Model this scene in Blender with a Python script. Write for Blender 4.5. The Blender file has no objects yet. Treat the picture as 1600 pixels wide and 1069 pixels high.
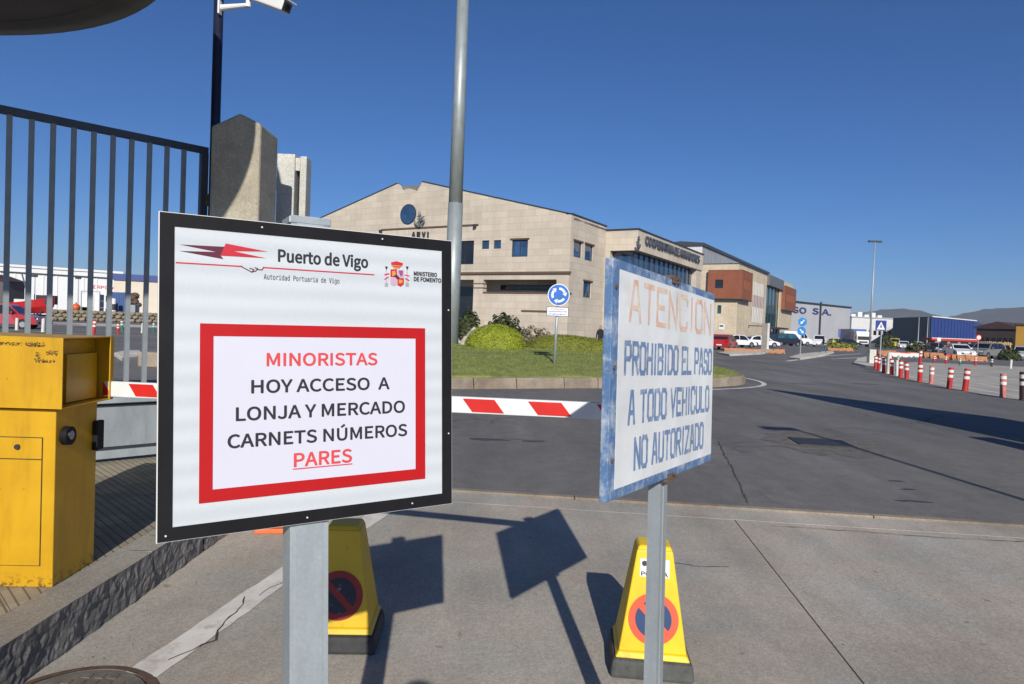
import bpy, bmesh, math, random, mathutils
import numpy as np
from mathutils import Matrix, Vector
random.seed(7); rng = np.random.default_rng(7)
R = math.radians
scn = bpy.context.scene
COL = scn.collection

# ------------------------------------------------------------------ camera
F = 1067.0; ROLL = R(2.2); HY = 509.0; CH = 1.5
PIT = math.atan((534.5 - HY) * math.cos(ROLL) / F)
cd = bpy.data.cameras.new('camera'); cam = bpy.data.objects.new('camera', cd); COL.objects.link(cam)
cd.sensor_width = 36; cd.lens = F / 1600 * 36; cd.clip_start = 0.05; cd.clip_end = 20000
cam.matrix_world = Matrix.Translation((0, 0, CH)) @ Matrix.Rotation(R(90) - PIT, 4, 'X') @ Matrix.Rotation(ROLL, 4, 'Z')
scn.camera = cam

# ------------------------------------------------------------------ light
SUN_D = Vector((-0.09, 1.0, -0.522)).normalized()
ELEV = math.asin(-SUN_D.z); AZ = math.atan2(-SUN_D.x, -SUN_D.y)      # direction towards the sun, from +Y clockwise
w = bpy.data.worlds.new('World'); scn.world = w; w.use_nodes = True
nt = w.node_tree; nt.nodes.clear()
sky = nt.nodes.new('ShaderNodeTexSky'); sky.sky_type = 'NISHITA'; sky.sun_disc = False
sky.sun_elevation = ELEV; sky.sun_rotation = AZ
sky.altitude = 0; sky.air_density = 0.85; sky.dust_density = 0.5; sky.ozone_density = 10.0
bg = nt.nodes.new('ShaderNodeBackground'); bg.inputs[1].default_value = 0.088
ou = nt.nodes.new('ShaderNodeOutputWorld')
hs = nt.nodes.new('ShaderNodeHueSaturation'); hs.inputs['Saturation'].default_value = 1.05; hs.inputs['Hue'].default_value = 0.503
nt.links.new(sky.outputs[0], hs.inputs['Color']); nt.links.new(hs.outputs[0], bg.inputs[0]); nt.links.new(bg.outputs[0], ou.inputs[0])
sl = bpy.data.lights.new('sun', 'SUN'); sl.energy = 5.0; sl.angle = R(0.5); sl.color = (1.0, 0.94, 0.85)
so = bpy.data.objects.new('sun', sl); COL.objects.link(so)
so.rotation_euler = SUN_D.to_track_quat('-Z', 'Y').to_euler(); so.location = (3, -20, 20)
scn.view_settings.view_transform = 'Standard'; scn.view_settings.look = 'None'
scn.view_settings.exposure = 0.0; scn.view_settings.gamma = 1.0; scn.view_settings.use_curve_mapping = False

# ------------------------------------------------------------------ pixel helpers (photo pixel -> direction)
def ray(px, py):
    u = (px - 800) / F; v = -(py - 534.5) / F
    c, s = math.cos(ROLL), math.sin(ROLL)
    x = u * c - v * s; y = u * s + v * c
    cp, sp = math.cos(PIT), math.sin(PIT)
    return Vector((x, cp + y * sp, y * cp - sp))
def G(px, py, z=0.0):
    d = ray(px, py); t = (z - CH) / d.z; return Vector((0, 0, CH)) + d * t
def D(px, py, Y):
    d = ray(px, py); return Vector((0, 0, CH)) + d * (Y / d.y)
def onplane(mat, px, py, off=0.0, axis=1):
    """local coords of the pixel on the plane local[axis]=off of frame mat"""
    n = mat.to_3x3().col[axis].normalized(); p0 = mat @ Vector([off if i == axis else 0 for i in range(3)])
    d = ray(px, py); t = (p0 - Vector((0, 0, CH))).dot(n) / d.dot(n)
    return mat.inverted() @ (Vector((0, 0, CH)) + d * t)

# ------------------------------------------------------------------ materials
MATS = {}
def nodes_of(name):
    m = bpy.data.materials.new(name); m.use_nodes = True
    t = m.node_tree; return m, t, t.nodes['Principled BSDF']
def NN(t, kind, **kw):
    n = t.nodes.new(kind)
    for k, v in kw.items(): setattr(n, k, v)
    return n
def coords(t, world=False):
    if world:
        return NN(t, 'ShaderNodeNewGeometry').outputs['Position']
    return NN(t, 'ShaderNodeTexCoord').outputs['Object']
def noise(t, co, scale, detail=4, rough=.6, vec=None):
    n = NN(t, 'ShaderNodeTexNoise'); n.inputs['Scale'].default_value = scale
    n.inputs['Detail'].default_value = detail; n.inputs['Roughness'].default_value = rough
    if vec is not None:
        mp = NN(t, 'ShaderNodeMapping'); mp.inputs['Scale'].default_value = vec
        t.links.new(co, mp.inputs[0]); co = mp.outputs[0]
    t.links.new(co, n.inputs['Vector']); return n.outputs['Fac']
def ramp(t, fac, stops):
    r = NN(t, 'ShaderNodeValToRGB'); e = r.color_ramp.elements
    while len(e) < len(stops): e.new(.5)
    for i, (p, c) in enumerate(stops):
        e[i].position = p
        if not hasattr(c, '__len__'): c = (c, c, c)
        e[i].color = (*c[:3], 1)
    t.links.new(fac, r.inputs[0]); return r.outputs[0]
def mixc(t, a, b, fac, mode='MIX'):
    m = NN(t, 'ShaderNodeMix', data_type='RGBA', blend_type=mode)
    for sock, v in ((m.inputs[6], a), (m.inputs[7], b)):
        if hasattr(v, 'is_linked') or hasattr(v, 'links'): t.links.new(v, sock)
        else: sock.default_value = (*v[:3], 1)
    if hasattr(fac, 'links'): t.links.new(fac, m.inputs[0])
    else: m.inputs[0].default_value = fac
    return m.outputs[2]
def bump(t, b, h, strength, dist=.01):
    n = NN(t, 'ShaderNodeBump'); n.inputs['Strength'].default_value = strength; n.inputs['Distance'].default_value = dist
    t.links.new(h, n.inputs['Height']); t.links.new(n.outputs[0], b.inputs['Normal'])
def sc(c, k): return tuple(min(1, x * k) for x in c)
def mat(name, col, rough=.6, metal=0.0, var=.18, vs=3.0, fine=0, bmp=0.0, bs=60, world=False, spec=.5, coat=0):
    """plain painted / mineral surface with large and small tonal variation"""
    if name in MATS: return MATS[name]
    m, t, b = nodes_of(name)
    co = coords(t, world)
    n1 = noise(t, co, vs, 5, .65)
    c = ramp(t, n1, [(.3, sc(col, 1 - var)), (.7, sc(col, 1 + var))])
    if fine:
        n2 = noise(t, co, fine, 2, .7)
        c = mixc(t, c, ramp(t, n2, [(.35, .55), (.65, 1.0)]), .5, 'MULTIPLY')
    t.links.new(c, b.inputs['Base Color'])
    b.inputs['Roughness'].default_value = rough; b.inputs['Metallic'].default_value = metal
    b.inputs['Specular IOR Level'].default_value = spec
    b.inputs['Coat Weight'].default_value = coat
    if bmp: bump(t, b, noise(t, co, bs, 4, .6), bmp, .01)
    MATS[name] = m; return m
def glass_mat(name, col, rough=.06):
    if name in MATS: return MATS[name]
    m, t, b = nodes_of(name); co = coords(t)
    t.links.new(ramp(t, noise(t, co, .9, 2), [(.35, sc(col, .6)), (.65, sc(col, 1.3))]), b.inputs['Base Color'])
    b.inputs['Roughness'].default_value = rough; b.inputs['Specular IOR Level'].default_value = .8
    MATS[name] = m; return m

def m_asphalt():
    m, t, b = nodes_of('asphalt'); co = coords(t, True)
    big = ramp(t, noise(t, co, .13, 5, .6), [(.3, .135), (.7, .20)])
    streak = ramp(t, noise(t, co, .9, 5, .65, (1, .16, 1)), [(.3, .72), (.7, 1.16)])
    c = mixc(t, big, streak, 1, 'MULTIPLY')
    fine = ramp(t, noise(t, co, 95, 2, .8), [(.3, .55), (.55, 1.0), (.75, 1.75)])
    c = mixc(t, c, fine, .9, 'MULTIPLY')
    mid = ramp(t, noise(t, co, 4.5, 6, .75), [(.3, .82), (.7, 1.14)]); c = mixc(t, c, mid, 1, 'MULTIPLY')
    patch = ramp(t, noise(t, co, .5, 6, .7), [(.62, 0.0), (.72, 1.0)])
    c = mixc(t, c, (.20, .187, .168), patch)
    c = mixc(t, c, (1.05, 1.0, .94), 1, 'MULTIPLY')
    vo = NN(t, 'ShaderNodeTexVoronoi', feature='DISTANCE_TO_EDGE'); vo.inputs['Scale'].default_value = .42
    wob = NN(t, 'ShaderNodeTexNoise'); wob.inputs['Scale'].default_value = 1.6; wob.inputs['Detail'].default_value = 6
    t.links.new(co, wob.inputs['Vector'])
    ad = NN(t, 'ShaderNodeMix', data_type='RGBA'); ad.inputs[0].default_value = .35
    t.links.new(co, ad.inputs[6]); t.links.new(wob.outputs['Color'], ad.inputs[7]); t.links.new(ad.outputs[2], vo.inputs['Vector'])
    crack = ramp(t, vo.outputs['Distance'], [(.0, 0.35), (.006, 1.0)])
    gate = ramp(t, noise(t, co, .35, 2), [(.5, 0.0), (.58, 1.0)])
    c = mixc(t, c, crack, gate, 'MULTIPLY')
    t.links.new(c, b.inputs['Base Color']); b.inputs['Roughness'].default_value = .8
    b.inputs['Specular IOR Level'].default_value = .35
    bump(t, b, noise(t, co, 95, 2, .8), .35, .006); MATS['asphalt'] = m; return m
def m_concrete(name, col, world=True, stain=.5):
    m, t, b = nodes_of(name); co = coords(t, world)
    big = ramp(t, noise(t, co, .55, 6, .62), [(.3, sc(col, .72)), (.52, col), (.75, sc(col, 1.2))])
    tint = ramp(t, noise(t, co, 1.4, 4, .6), [(.35, (.93, .98, .97)), (.65, (1.06, 1.0, .93))])
    c = mixc(t, big, tint, 1, 'MULTIPLY')
    streak = ramp(t, noise(t, co, 1.7, 5, .7, (1, .18, 1)), [(.38, .70), (.62, 1.06)])
    c = mixc(t, c, streak, stain, 'MULTIPLY')
    grain = ramp(t, noise(t, co, 130, 3, .85), [(.28, .45), (.5, 1.0), (.75, 1.45)])
    c = mixc(t, c, grain, .7, 'MULTIPLY')
    agg = NN(t, 'ShaderNodeTexVoronoi'); agg.inputs['Scale'].default_value = 75; t.links.new(co, agg.inputs['Vector'])
    c = mixc(t, c, ramp(t, agg.outputs['Color'], [(.1, .72), (.9, 1.18)]), .55, 'MULTIPLY')
    spots = ramp(t, noise(t, co, 9, 3, .5), [(.26, .45), (.31, 1.0)])
    c = mixc(t, c, spots, .6, 'MULTIPLY')
    t.links.new(c, b.inputs['Base Color']); b.inputs['Roughness'].default_value = .85
    b.inputs['Specular IOR Level'].default_value = .3
    bump(t, b, noise(t, co, 120, 3, .8), .4, .005); MATS[name] = m; return m
def m_stone_cladding(name, col, bw, bh, coord_scale=1):
    m, t, b = nodes_of(name); tc = coords(t)
    sx = NN(t, 'ShaderNodeSeparateXYZ'); t.links.new(tc, sx.inputs[0])
    add = NN(t, 'ShaderNodeMath', operation='ADD'); t.links.new(sx.outputs[0], add.inputs[0]); t.links.new(sx.outputs[1], add.inputs[1])
    cb = NN(t, 'ShaderNodeCombineXYZ'); t.links.new(add.outputs[0], cb.inputs[0]); t.links.new(sx.outputs[2], cb.inputs[1])
    br = NN(t, 'ShaderNodeTexBrick'); t.links.new(cb.outputs[0], br.inputs['Vector'])
    br.inputs['Scale'].default_value = 1; br.inputs['Brick Width'].default_value = bw; br.inputs['Row Height'].default_value = bh
    br.inputs['Mortar Size'].default_value = .012; br.inputs['Bias'].default_value = 0.0
    br.inputs['Color1'].default_value = (*sc(col, .93), 1); br.inputs['Color2'].default_value = (*sc(col, 1.07), 1)
    br.inputs['Mortar'].default_value = (*sc(col, .74), 1)
    v = ramp(t, noise(t, tc, .35, 5, .6), [(.3, (.88, .88, .86)), (.7, (1.08, 1.07, 1.03))])
    c = mixc(t, br.outputs['Color'], v, 1, 'MULTIPLY')
    st = ramp(t, noise(t, tc, .8, 5, .7, (1, 1, .15)), [(.35, .8), (.6, 1.0)])
    c = mixc(t, c, st, .6, 'MULTIPLY')
    t.links.new(c, b.inputs['Base Color']); b.inputs['Roughness'].default_value = .8
    MATS[name] = m; return m
def m_galv(name='galvanised', col=(.36, .40, .42)):
    m, t, b = nodes_of(name); co = coords(t)
    vo = NN(t, 'ShaderNodeTexVoronoi'); vo.inputs['Scale'].default_value = 160; t.links.new(co, vo.inputs['Vector'])
    c = ramp(t, vo.outputs['Color'], [(.1, sc(col, .95)), (.9, sc(col, 1.04))])
    c = mixc(t, c, ramp(t, noise(t, co, 7, 5, .7, (1, 1, .3)), [(.35, .8), (.65, 1.1)]), .8, 'MULTIPLY')
    t.links.new(c, b.inputs['Base Color']); b.inputs['Metallic'].default_value = .35; b.inputs['Roughness'].default_value = .5
    MATS[name] = m; return m
def m_yellow():
    m, t, b = nodes_of('yellow_paint'); co = coords(t)
    c = ramp(t, noise(t, co, 3, 5, .6), [(.3, (.55, .30, .005)), (.7, (.62, .355, .009))])
    run = ramp(t, noise(t, co, 9, 5, .7, (1, 1, .12)), [(.34, .72), (.5, 1.0)])
    c = mixc(t, c, run, .6, 'MULTIPLY'); c = mixc(t, c, ramp(t, noise(t, co, 1.6, 6, .75), [(.3, (.80, .76, .70)), (.6, (1, 1, 1))]), .7, 'MULTIPLY')
    sx = NN(t, 'ShaderNodeSeparateXYZ'); t.links.new(co, sx.inputs[0])
    low = ramp(t, sx.outputs[2], [(.0, 1.0), (.07, 0.0)])
    rust = mixc(t, low, ramp(t, noise(t, co, 40, 5, .7), [(.5, 0.0), (.58, 1.0)]), 1, 'MULTIPLY')
    chips = ramp(t, noise(t, co, 19, 5, .7), [(.69, 0.0), (.72, .85)])
    c = mixc(t, c, (.11, .05, .02), rust); c = mixc(t, c, (.2, .1, .02), chips)
    t.links.new(c, b.inputs['Base Color']); b.inputs['Roughness'].default_value = .42
    bump(t, b, noise(t, co, 45, 3), .06, .01); MATS['yellow_paint'] = m; return m
def m_sheeting():
    m, t, b = nodes_of('reflective_sheeting'); co = coords(t)
    wv = NN(t, 'ShaderNodeTexWave', wave_type='BANDS', bands_direction='Z'); wv.inputs['Scale'].default_value = 7.5
    wv.inputs['Distortion'].default_value = .6; t.links.new(co, wv.inputs['Vector'])
    c = ramp(t, wv.outputs['Fac'], [(.0, (.53, .57, .60)), (1, (.59, .63, .65))])
    hc = NN(t, 'ShaderNodeTexVoronoi'); hc.inputs['Scale'].default_value = 210; t.links.new(co, hc.inputs['Vector'])
    c = mixc(t, c, ramp(t, hc.outputs['Distance'], [(.2, 1.0), (.6, .97)]), 1, 'MULTIPLY')
    c = mixc(t, c, ramp(t, noise(t, co, 5, 4, .6), [(.3, .975), (.6, 1.0)]), 1, 'MULTIPLY')
    t.links.new(c, b.inputs['Base Color']); b.inputs['Roughness'].default_value = .45; MATS['sheeting'] = m; return m
def m_worn(name, base, under, thr=.6, scale=14, rough=.6, band=.05, vec=None):
    """paint worn through to another colour in patches of its own shape"""
    m, t, b = nodes_of(name); co = coords(t)
    f = ramp(t, noise(t, co, scale, 6, .72, vec), [(thr - band, 0.0), (thr + band, 1.0)])
    v = ramp(t, noise(t, co, 4, 4), [(.3, sc(base, .85)), (.7, sc(base, 1.12))])
    c = mixc(t, v, under, f)
    t.links.new(c, b.inputs['Base Color']); b.inputs['Roughness'].default_value = rough; MATS[name] = m; return m
def m_leaf(name, a, bcol):
    m, t, b = nodes_of(name); co = coords(t)
    c = ramp(t, noise(t, co, 6, 3), [(.3, a), (.7, bcol)])
    t.links.new(c, b.inputs['Base Color']); b.inputs['Roughness'].default_value = .6
    b.inputs['Specular IOR Level'].default_value = .3
    MATS[name] = m; return m

asphalt = m_asphalt()
concrete = m_concrete('apron_concrete', (.435, .398, .352))
kerb_mat = m_concrete('kerb_granite', (.33, .31, .27), True, .6)
kerb_rough = m_concrete('rough_granite', (.20, .195, .19), True, .4)
tile_mat = m_concrete('pavement_tile', (.235, .20, .145), True, .3)
pillar_mat = m_concrete('washed_concrete', (.47, .43, .35), False, .85)
pale_mat = m_concrete('pale_concrete', (.64, .64, .61), False, .5)
plaza_mat = m_concrete('plaza_concrete', (.46, .43, .385), True, .5)
island_kerb_mat = m_concrete('island_kerb_stone', (.30, .25, .20), True, .9)
far_kerb_mat = m_concrete('far_kerb', (.60, .56, .50), True, .3)
galv = m_galv(); galv_light = m_galv('galvanised_pale', (.40, .45, .47)); mast_mat = m_galv('mast_steel', (.33, .37, .37))
yellow = m_yellow(); sheeting = m_sheeting()
stone = m_stone_cladding('sandstone_cladding', (.57, .50, .415), 1.1, .45)
stone2 = m_stone_cladding('granite_cladding', (.60, .51, .38), .9, .4)
brown = m_stone_cladding('rust_brick', (.27, .088, .045), .5, .16)
white_line = m_worn('road_paint', (.66, .63, .57), (.40, .36, .31), .62, 7, .8, .1)
white = mat('white_paint', (.72, .72, .70), .5, var=.06, vs=4)
off_white = mat('off_white', (.62, .62, .60), .6, var=.08, vs=.5)
black = mat('black_paint', (.010, .010, .012), .6, var=.3, vs=9, spec=.2)
rubber = mat('black_rubber', (.035, .036, .036), .8, var=.4, vs=14, bmp=.3, bs=40)
grey_rubber = mat('worn_rubber', (.075, .078, .072), .85, var=.35, vs=14, bmp=.3, bs=50)
red = mat('red_film', (.44, .008, .010), .5, var=.06, vs=5, spec=.3)
paper = mat('paper', (.60, .60, .68), .6, var=.02, vs=8)
ink = mat('black_ink', (.018, .018, .026), .6, var=.1)
red_ink = mat('red_ink', (.64, .06, .06), .6, var=.08, vs=30)
maroon = mat('maroon_ink', (.11, .012, .03), .5, var=.25, vs=20)
crimson = mat('crimson_ink', (.52, .02, .035), .5, var=.12, vs=30)
gold = mat('gold_ink', (.60, .33, .05), .5); violet = mat('violet_ink', (.28, .08, .22), .5)
pale_violet = mat('pale_violet_ink', (.56, .38, .48), .5); grey_ink = mat('grey_ink', (.33, .35, .36), .5)
steel_dark = mat('gate_paint', (.060, .072, .095), .5, var=.2, vs=6)
steel_pale = mat('gate_bar_paint', (.24, .27, .285), .5, var=.15, vs=6)
navy = mat('navy_pole_paint', (.012, .014, .035), .45, var=.3, vs=6)
boom_white = mat('boom_white', (.72, .75, .74), .5, var=.08, vs=6); boom_red = mat('boom_red', (.60, .022, .018), .45, var=.1, vs=6)
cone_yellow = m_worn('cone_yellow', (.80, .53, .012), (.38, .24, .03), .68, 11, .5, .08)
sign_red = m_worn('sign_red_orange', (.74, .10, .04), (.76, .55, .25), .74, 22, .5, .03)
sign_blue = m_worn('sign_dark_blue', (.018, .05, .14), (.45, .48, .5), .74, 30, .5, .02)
shaded_red = m_worn('worn_red_shaded', (.28, .018, .018), (.22, .14, .04), .66, 16); shaded_blue = m_worn('worn_blue_shaded', (.018, .022, .04), (.20, .2, .2), .62, 30, .6, .03)  # disc colours darkened to carry the board's shade, with scratches worn through
blue_frame = m_worn('blue_frame_paint', (.085, .17, .33), (.46, .52, .57), .58, 13, .65, .10)
board_white = m_worn('board_white', (.70, .725, .73), (.60, .58, .50), .68, 6, .55, .12)
letter_blue = m_worn('letter_blue', (.145, .23, .40), (.50, .54, .60), .62, 20, .6, .14)
letter_orange = m_worn('letter_orange', (.66, .35, .22), (.74, .68, .58), .50, 11, .6, .14)
rust = mat('rusty_steel', (.12, .075, .05), .8, var=.4, vs=30)
traffic_blue = mat('traffic_blue', (.008, .125, .50), .4, var=.08, vs=4)
dark_metal = mat('dark_metal', (.03, .033, .04), .5, var=.2)
chrome = mat('bright_steel', (.55, .56, .58), .25, 1.0, var=.1)
glass_sky = glass_mat('sky_tinted_glass', (.03, .075, .16)); glass_dark = glass_mat('dark_glass', (.012, .014, .02))  # blue in the first base colour stands in for reflected sky
glass_teal = glass_mat('teal_glass', (.02, .09, .11))
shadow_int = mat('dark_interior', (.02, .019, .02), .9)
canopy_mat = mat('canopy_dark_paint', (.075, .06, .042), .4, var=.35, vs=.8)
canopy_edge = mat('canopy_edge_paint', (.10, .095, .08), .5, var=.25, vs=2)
soil_mat = mat('soil', (.06, .048, .032), .95, var=.4, vs=3, bmp=.5, bs=20)
grass_mat = m_leaf('grass_blades', (.13, .175, .03), (.22, .24, .06))
turf_mat = mat('turf', (.20, .225, .06), .95, var=.4, vs=2.5, fine=40, bmp=.6, bs=50)
leaf_lime = m_leaf('lime_leaf', (.17, .215, .012), (.31, .34, .028))
leaf_olive = m_leaf('olive_leaf', (.11, .14, .016), (.21, .22, .03))
leaf_dark = m_leaf('dark_leaf', (.022, .034, .010), (.06, .07, .022)); leaf_dry = m_leaf('dry_twig', (.14, .11, .07), (.22, .18, .12))
bark = mat('bark', (.06, .045, .03), .9, var=.4, vs=9)

# ------------------------------------------------------------------ mesh builder
class MB:
    def __init__(s): s.v = []; s.f = []; s.m = []
    def add(s, vs, fs, mi=0):
        o = len(s.v); s.v += [tuple(x) for x in vs]
        for f in fs: s.f.append(tuple(i + o for i in f)); s.m.append(mi)
        return s
    def box(s, x0, x1, y0, y1, z0, z1, mi=0):
        return s.add([(x, y, z) for z in (z0, z1) for y in (y0, y1) for x in (x0, x1)],
                     [(0, 2, 3, 1), (4, 5, 7, 6), (0, 1, 5, 4), (2, 6, 7, 3), (0, 4, 6, 2), (1, 3, 7, 5)], mi)
    def frus(s, b, t, z0, z1, mi=0, sh=(0, 0)):
        (bx, by), (tx, ty) = b, t; sx, sy = sh
        return s.add([(-bx, -by, z0), (bx, -by, z0), (bx, by, z0), (-bx, by, z0), (sx - tx, sy - ty, z1), (sx + tx, sy - ty, z1), (sx + tx, sy + ty, z1), (sx - tx, sy + ty, z1)],
                     [(3, 2, 1, 0), (4, 5, 6, 7), (0, 1, 5, 4), (1, 2, 6, 5), (2, 3, 7, 6), (3, 0, 4, 7)], mi)
    def prism(s, poly, a, b, plane='xz', mi=0, n=None):
        """extrude 2D polygon between a and b along the third axis"""
        def P(u, v, w): return {'xz': (u, w, v), 'xy': (u, v, w), 'yz': (w, u, v)}[plane]
        k = len(poly); vs = [P(u, v, a) for u, v in poly] + [P(u, v, b) for u, v in poly]
        ar = sum(poly[i][0] * poly[(i + 1) % k][1] - poly[(i + 1) % k][0] * poly[i][1] for i in range(k))
        fl = (ar > 0) == (b > a)
        if plane == 'xz': fl = not fl
        fs = [tuple(range(k))[::-1], tuple(range(k, 2 * k))] + [(i, (i + 1) % k, k + (i + 1) % k, k + i) for i in range(k)]
        if not fl: fs = [f[::-1] for f in fs]
        return s.add(vs, fs, mi)
    def cyl(s, p0, p1, r0, r1=None, n=12, mi=0, caps=True):
        r1 = r0 if r1 is None else r1; p0 = Vector(p0); p1 = Vector(p1); d = (p1 - p0).normalized()
        a = d.orthogonal().normalized(); b = d.cross(a); vs = []
        for p, r in ((p0, r0), (p1, r1)):
            for i in range(n):
                t = 2 * math.pi * i / n; vs.append(p + (a * math.cos(t) + b * math.sin(t)) * r)
        fs = [(i, (i + 1) % n, n + (i + 1) % n, n + i) for i in range(n)]
        if caps: fs += [tuple(range(n))[::-1], tuple(range(n, 2 * n))]
        return s.add(vs, fs, mi)
    def ball(s, c, r, n=10, k=6, mi=0):
        rx, ry, rz = r if hasattr(r, '__len__') else (r, r, r); vs = [(c[0], c[1], c[2] - rz)]
        for j in range(1, k):
            ph = math.pi * j / k - math.pi / 2
            for i in range(n):
                t = 2 * math.pi * i / n; vs.append((c[0] + rx * math.cos(ph) * math.cos(t), c[1] + ry * math.cos(ph) * math.sin(t), c[2] + rz * math.sin(ph)))
        vs.append((c[0], c[1], c[2] + rz)); fs = [(0, 1 + (i + 1) % n, 1 + i) for i in range(n)]
        for j in range(k - 2):
            o = 1 + j * n; fs += [(o + i, o + (i + 1) % n, o + n + (i + 1) % n, o + n + i) for i in range(n)]
        o = 1 + (k - 2) * n; fs += [(o + i, o + (i + 1) % n, len(vs) - 1) for i in range(n)]
        return s.add(vs, fs, mi)
    def disc(s, c, r, y, n=32, mi=0, r_in=0, a0=0, a1=360):
        """flat disc / ring / arc in the xz plane at depth y, facing -y"""
        k = n; vs = []; full = (a1 - a0 == 360)
        for i in range(k + (0 if full else 1)):
            t = R(a0 + (a1 - a0) * i / k); vs.append((c[0] + r * math.cos(t), y, c[1] + r * math.sin(t)))
        if r_in == 0: return s.add(vs, [tuple(range(len(vs)))], mi)
        m_ = len(vs); vs += [(c[0] + (p[0] - c[0]) * r_in / r, y, c[1] + (p[2] - c[1]) * r_in / r) for p in vs]
        return s.add(vs, [(i, (i + 1) % m_, m_ + (i + 1) % m_, m_ + i) for i in range(m_ if full else m_ - 1)], mi)
    def mesh(s, name, mats):
        me = bpy.data.meshes.new(name); me.from_pydata(s.v, [], s.f)
        for x in (mats if isinstance(mats, (list, tuple)) else [mats]): me.materials.append(x)
        if any(s.m): me.polygons.foreach_set('material_index', s.m)
        return me
    def build(s, name, mats, parent=None, bevel=0, smooth=False, weld=False, loc=None):
        me = s.mesh(name, mats)
        if bevel or weld:
            bm = bmesh.new(); bm.from_mesh(me)
            if weld: bmesh.ops.remove_doubles(bm, verts=bm.verts, dist=1e-5)
            if bevel: bmesh.ops.bevel(bm, geom=[e for e in bm.edges if len(e.link_faces) == 2 and e.calc_face_angle(0) > .5], offset=bevel, segments=2, affect='EDGES', profile=.5)
            bmesh.ops.recalc_face_normals(bm, faces=bm.faces); bm.to_mesh(me); bm.free()
        return link(name, me, parent, smooth, loc)
def link(name, me, parent=None, smooth=False, loc=None):
    o = bpy.data.objects.new(name, me); COL.objects.link(o)
    if parent is not None: o.parent = parent
    if loc is not None: o.location = loc
    if smooth: me.polygons.foreach_set('use_smooth', [True] * len(me.polygons))
    return o
def tag(o, label=None, cat=None, group=None, kind=None):
    if label: o['label'] = label
    if cat: o['category'] = cat
    if group: o['group'] = group
    if kind: o['kind'] = kind
    return o
def thing(name, label, cat, loc=(0, 0, 0), rz=0.0, group=None, rot=None):
    o = bpy.data.objects.new(name, None); COL.objects.link(o); o.empty_display_size = .1
    if rot is not None: o.matrix_world = Matrix.Translation(loc) @ rot.to_4x4()
    else: o.location = loc; o.rotation_euler = (0, 0, rz)
    return tag(o, label, cat, group)
def copy_tree(o, parent=None):
    c = o.copy(); COL.objects.link(c); c.parent = parent
    for ch in list(o.children): copy_tree(ch, c)
    return c
def frame_of(loc, rz=0.0): return Matrix.Translation(loc) @ Matrix.Rotation(rz, 4, 'Z')

import os
def _font(fn):
    try: return bpy.data.fonts.load(os.path.join(bpy.utils.resource_path('LOCAL'), 'datafiles', 'fonts', fn))
    except Exception: return None
SANS, MONO = _font('Noto Sans CJK Regular.woff2'), _font('DejaVuSansMono.woff2')
CAPS = {}
def cap_height(f):
    if f not in CAPS:
        cu = bpy.data.curves.new('cap', 'FONT'); cu.body = 'H'; cu.size = 1
        if f: cu.font = f
        ob = bpy.data.objects.new('cap', cu); COL.objects.link(ob)
        me = bpy.data.meshes.new_from_object(ob.evaluated_get(bpy.context.evaluated_depsgraph_get()))
        CAPS[f] = max(v.co.y for v in me.vertices); bpy.data.objects.remove(ob); bpy.data.curves.remove(cu); bpy.data.meshes.remove(me)
    return CAPS[f]
def text_mesh(s, x0, x1, z0, z1, y, m, name, parent, bold=0.0, depth=0.0, spacing=1.0, font=None):
    """lettering that fills the box x0..x1, z0..z1 of the parent's local xz plane"""
    cu = bpy.data.curves.new(name, 'FONT'); cu.body = s; cu.size = 1; cu.space_character = spacing
    if font or SANS: cu.font = font or SANS
    cu.resolution_u = 4; cu.fill_mode = 'BOTH' if depth else 'FRONT'; cu.extrude = .5 if depth else 0
    ob = bpy.data.objects.new(name, cu); COL.objects.link(ob)
    dg = bpy.context.evaluated_depsgraph_get(); me = bpy.data.meshes.new_from_object(ob.evaluated_get(dg))
    bpy.data.objects.remove(ob); bpy.data.curves.remove(cu)
    n = len(me.vertices); co = np.empty(n * 3); me.vertices.foreach_get('co', co); co = co.reshape(-1, 3)
    lo, hi = co.min(0), co.max(0); out = np.empty_like(co)
    out[:, 0] = x0 + (co[:, 0] - lo[0]) / (hi[0] - lo[0]) * (x1 - x0)
    out[:, 2] = z0 + co[:, 1] / cap_height(font or SANS) * (z1 - z0)
    out[:, 1] = y - (co[:, 2] * depth if depth else 0)
    me.vertices.foreach_set('co', out.ravel()); me.materials.clear(); me.materials.append(m); me.name = name
    me.update()
    if bold:                                   # heavier weight: the outline is laid down again a hair to each side
        r = bold * (z1 - z0) * 1.25; bm = bmesh.new()
        for k, (dx, dz) in enumerate(((0, 0), (1, 0), (-1, 0), (0, 1), (0, -1), (.7, .7), (-.7, -.7), (.7, -.7), (-.7, .7))):
            sx = 1 - 2 * r / (x1 - x0); sz = 1 - 2 * r / (z1 - z0); cx, cz = (x0 + x1) / 2, (z0 + z1) / 2
            n0 = len(bm.verts); bm.from_mesh(me); bm.verts.ensure_lookup_table()
            for v in bm.verts[n0:]: v.co.x = cx + (v.co.x - cx) * sx + dx * r; v.co.z = cz + (v.co.z - cz) * sz + dz * r; v.co.y -= k * (.00003 if not depth else .002)
        bm.to_mesh(me); bm.free()
    return link(name, me, parent)
def boxpx(M4, q, off=0.0):
    """four photo pixels (tl, bl, tr, br) -> x0,x1,z0,z1 on the local plane"""
    p = [onplane(M4, *a, off=off) for a in q]
    return ((p[0].x + p[1].x) / 2, (p[2].x + p[3].x) / 2, (p[1].z + p[3].z) / 2, (p[0].z + p[2].z) / 2)

# ================================================================== SETTING: ground, apron, pavement
b = MB(); b.add([(-4600, -300, -.012), (4600, -300, -.012), (4600, 4600, -.012), (-4600, 4600, -.012)], [(0, 1, 2, 3)])
tag(b.build('ground', asphalt), kind='structure')

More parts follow.
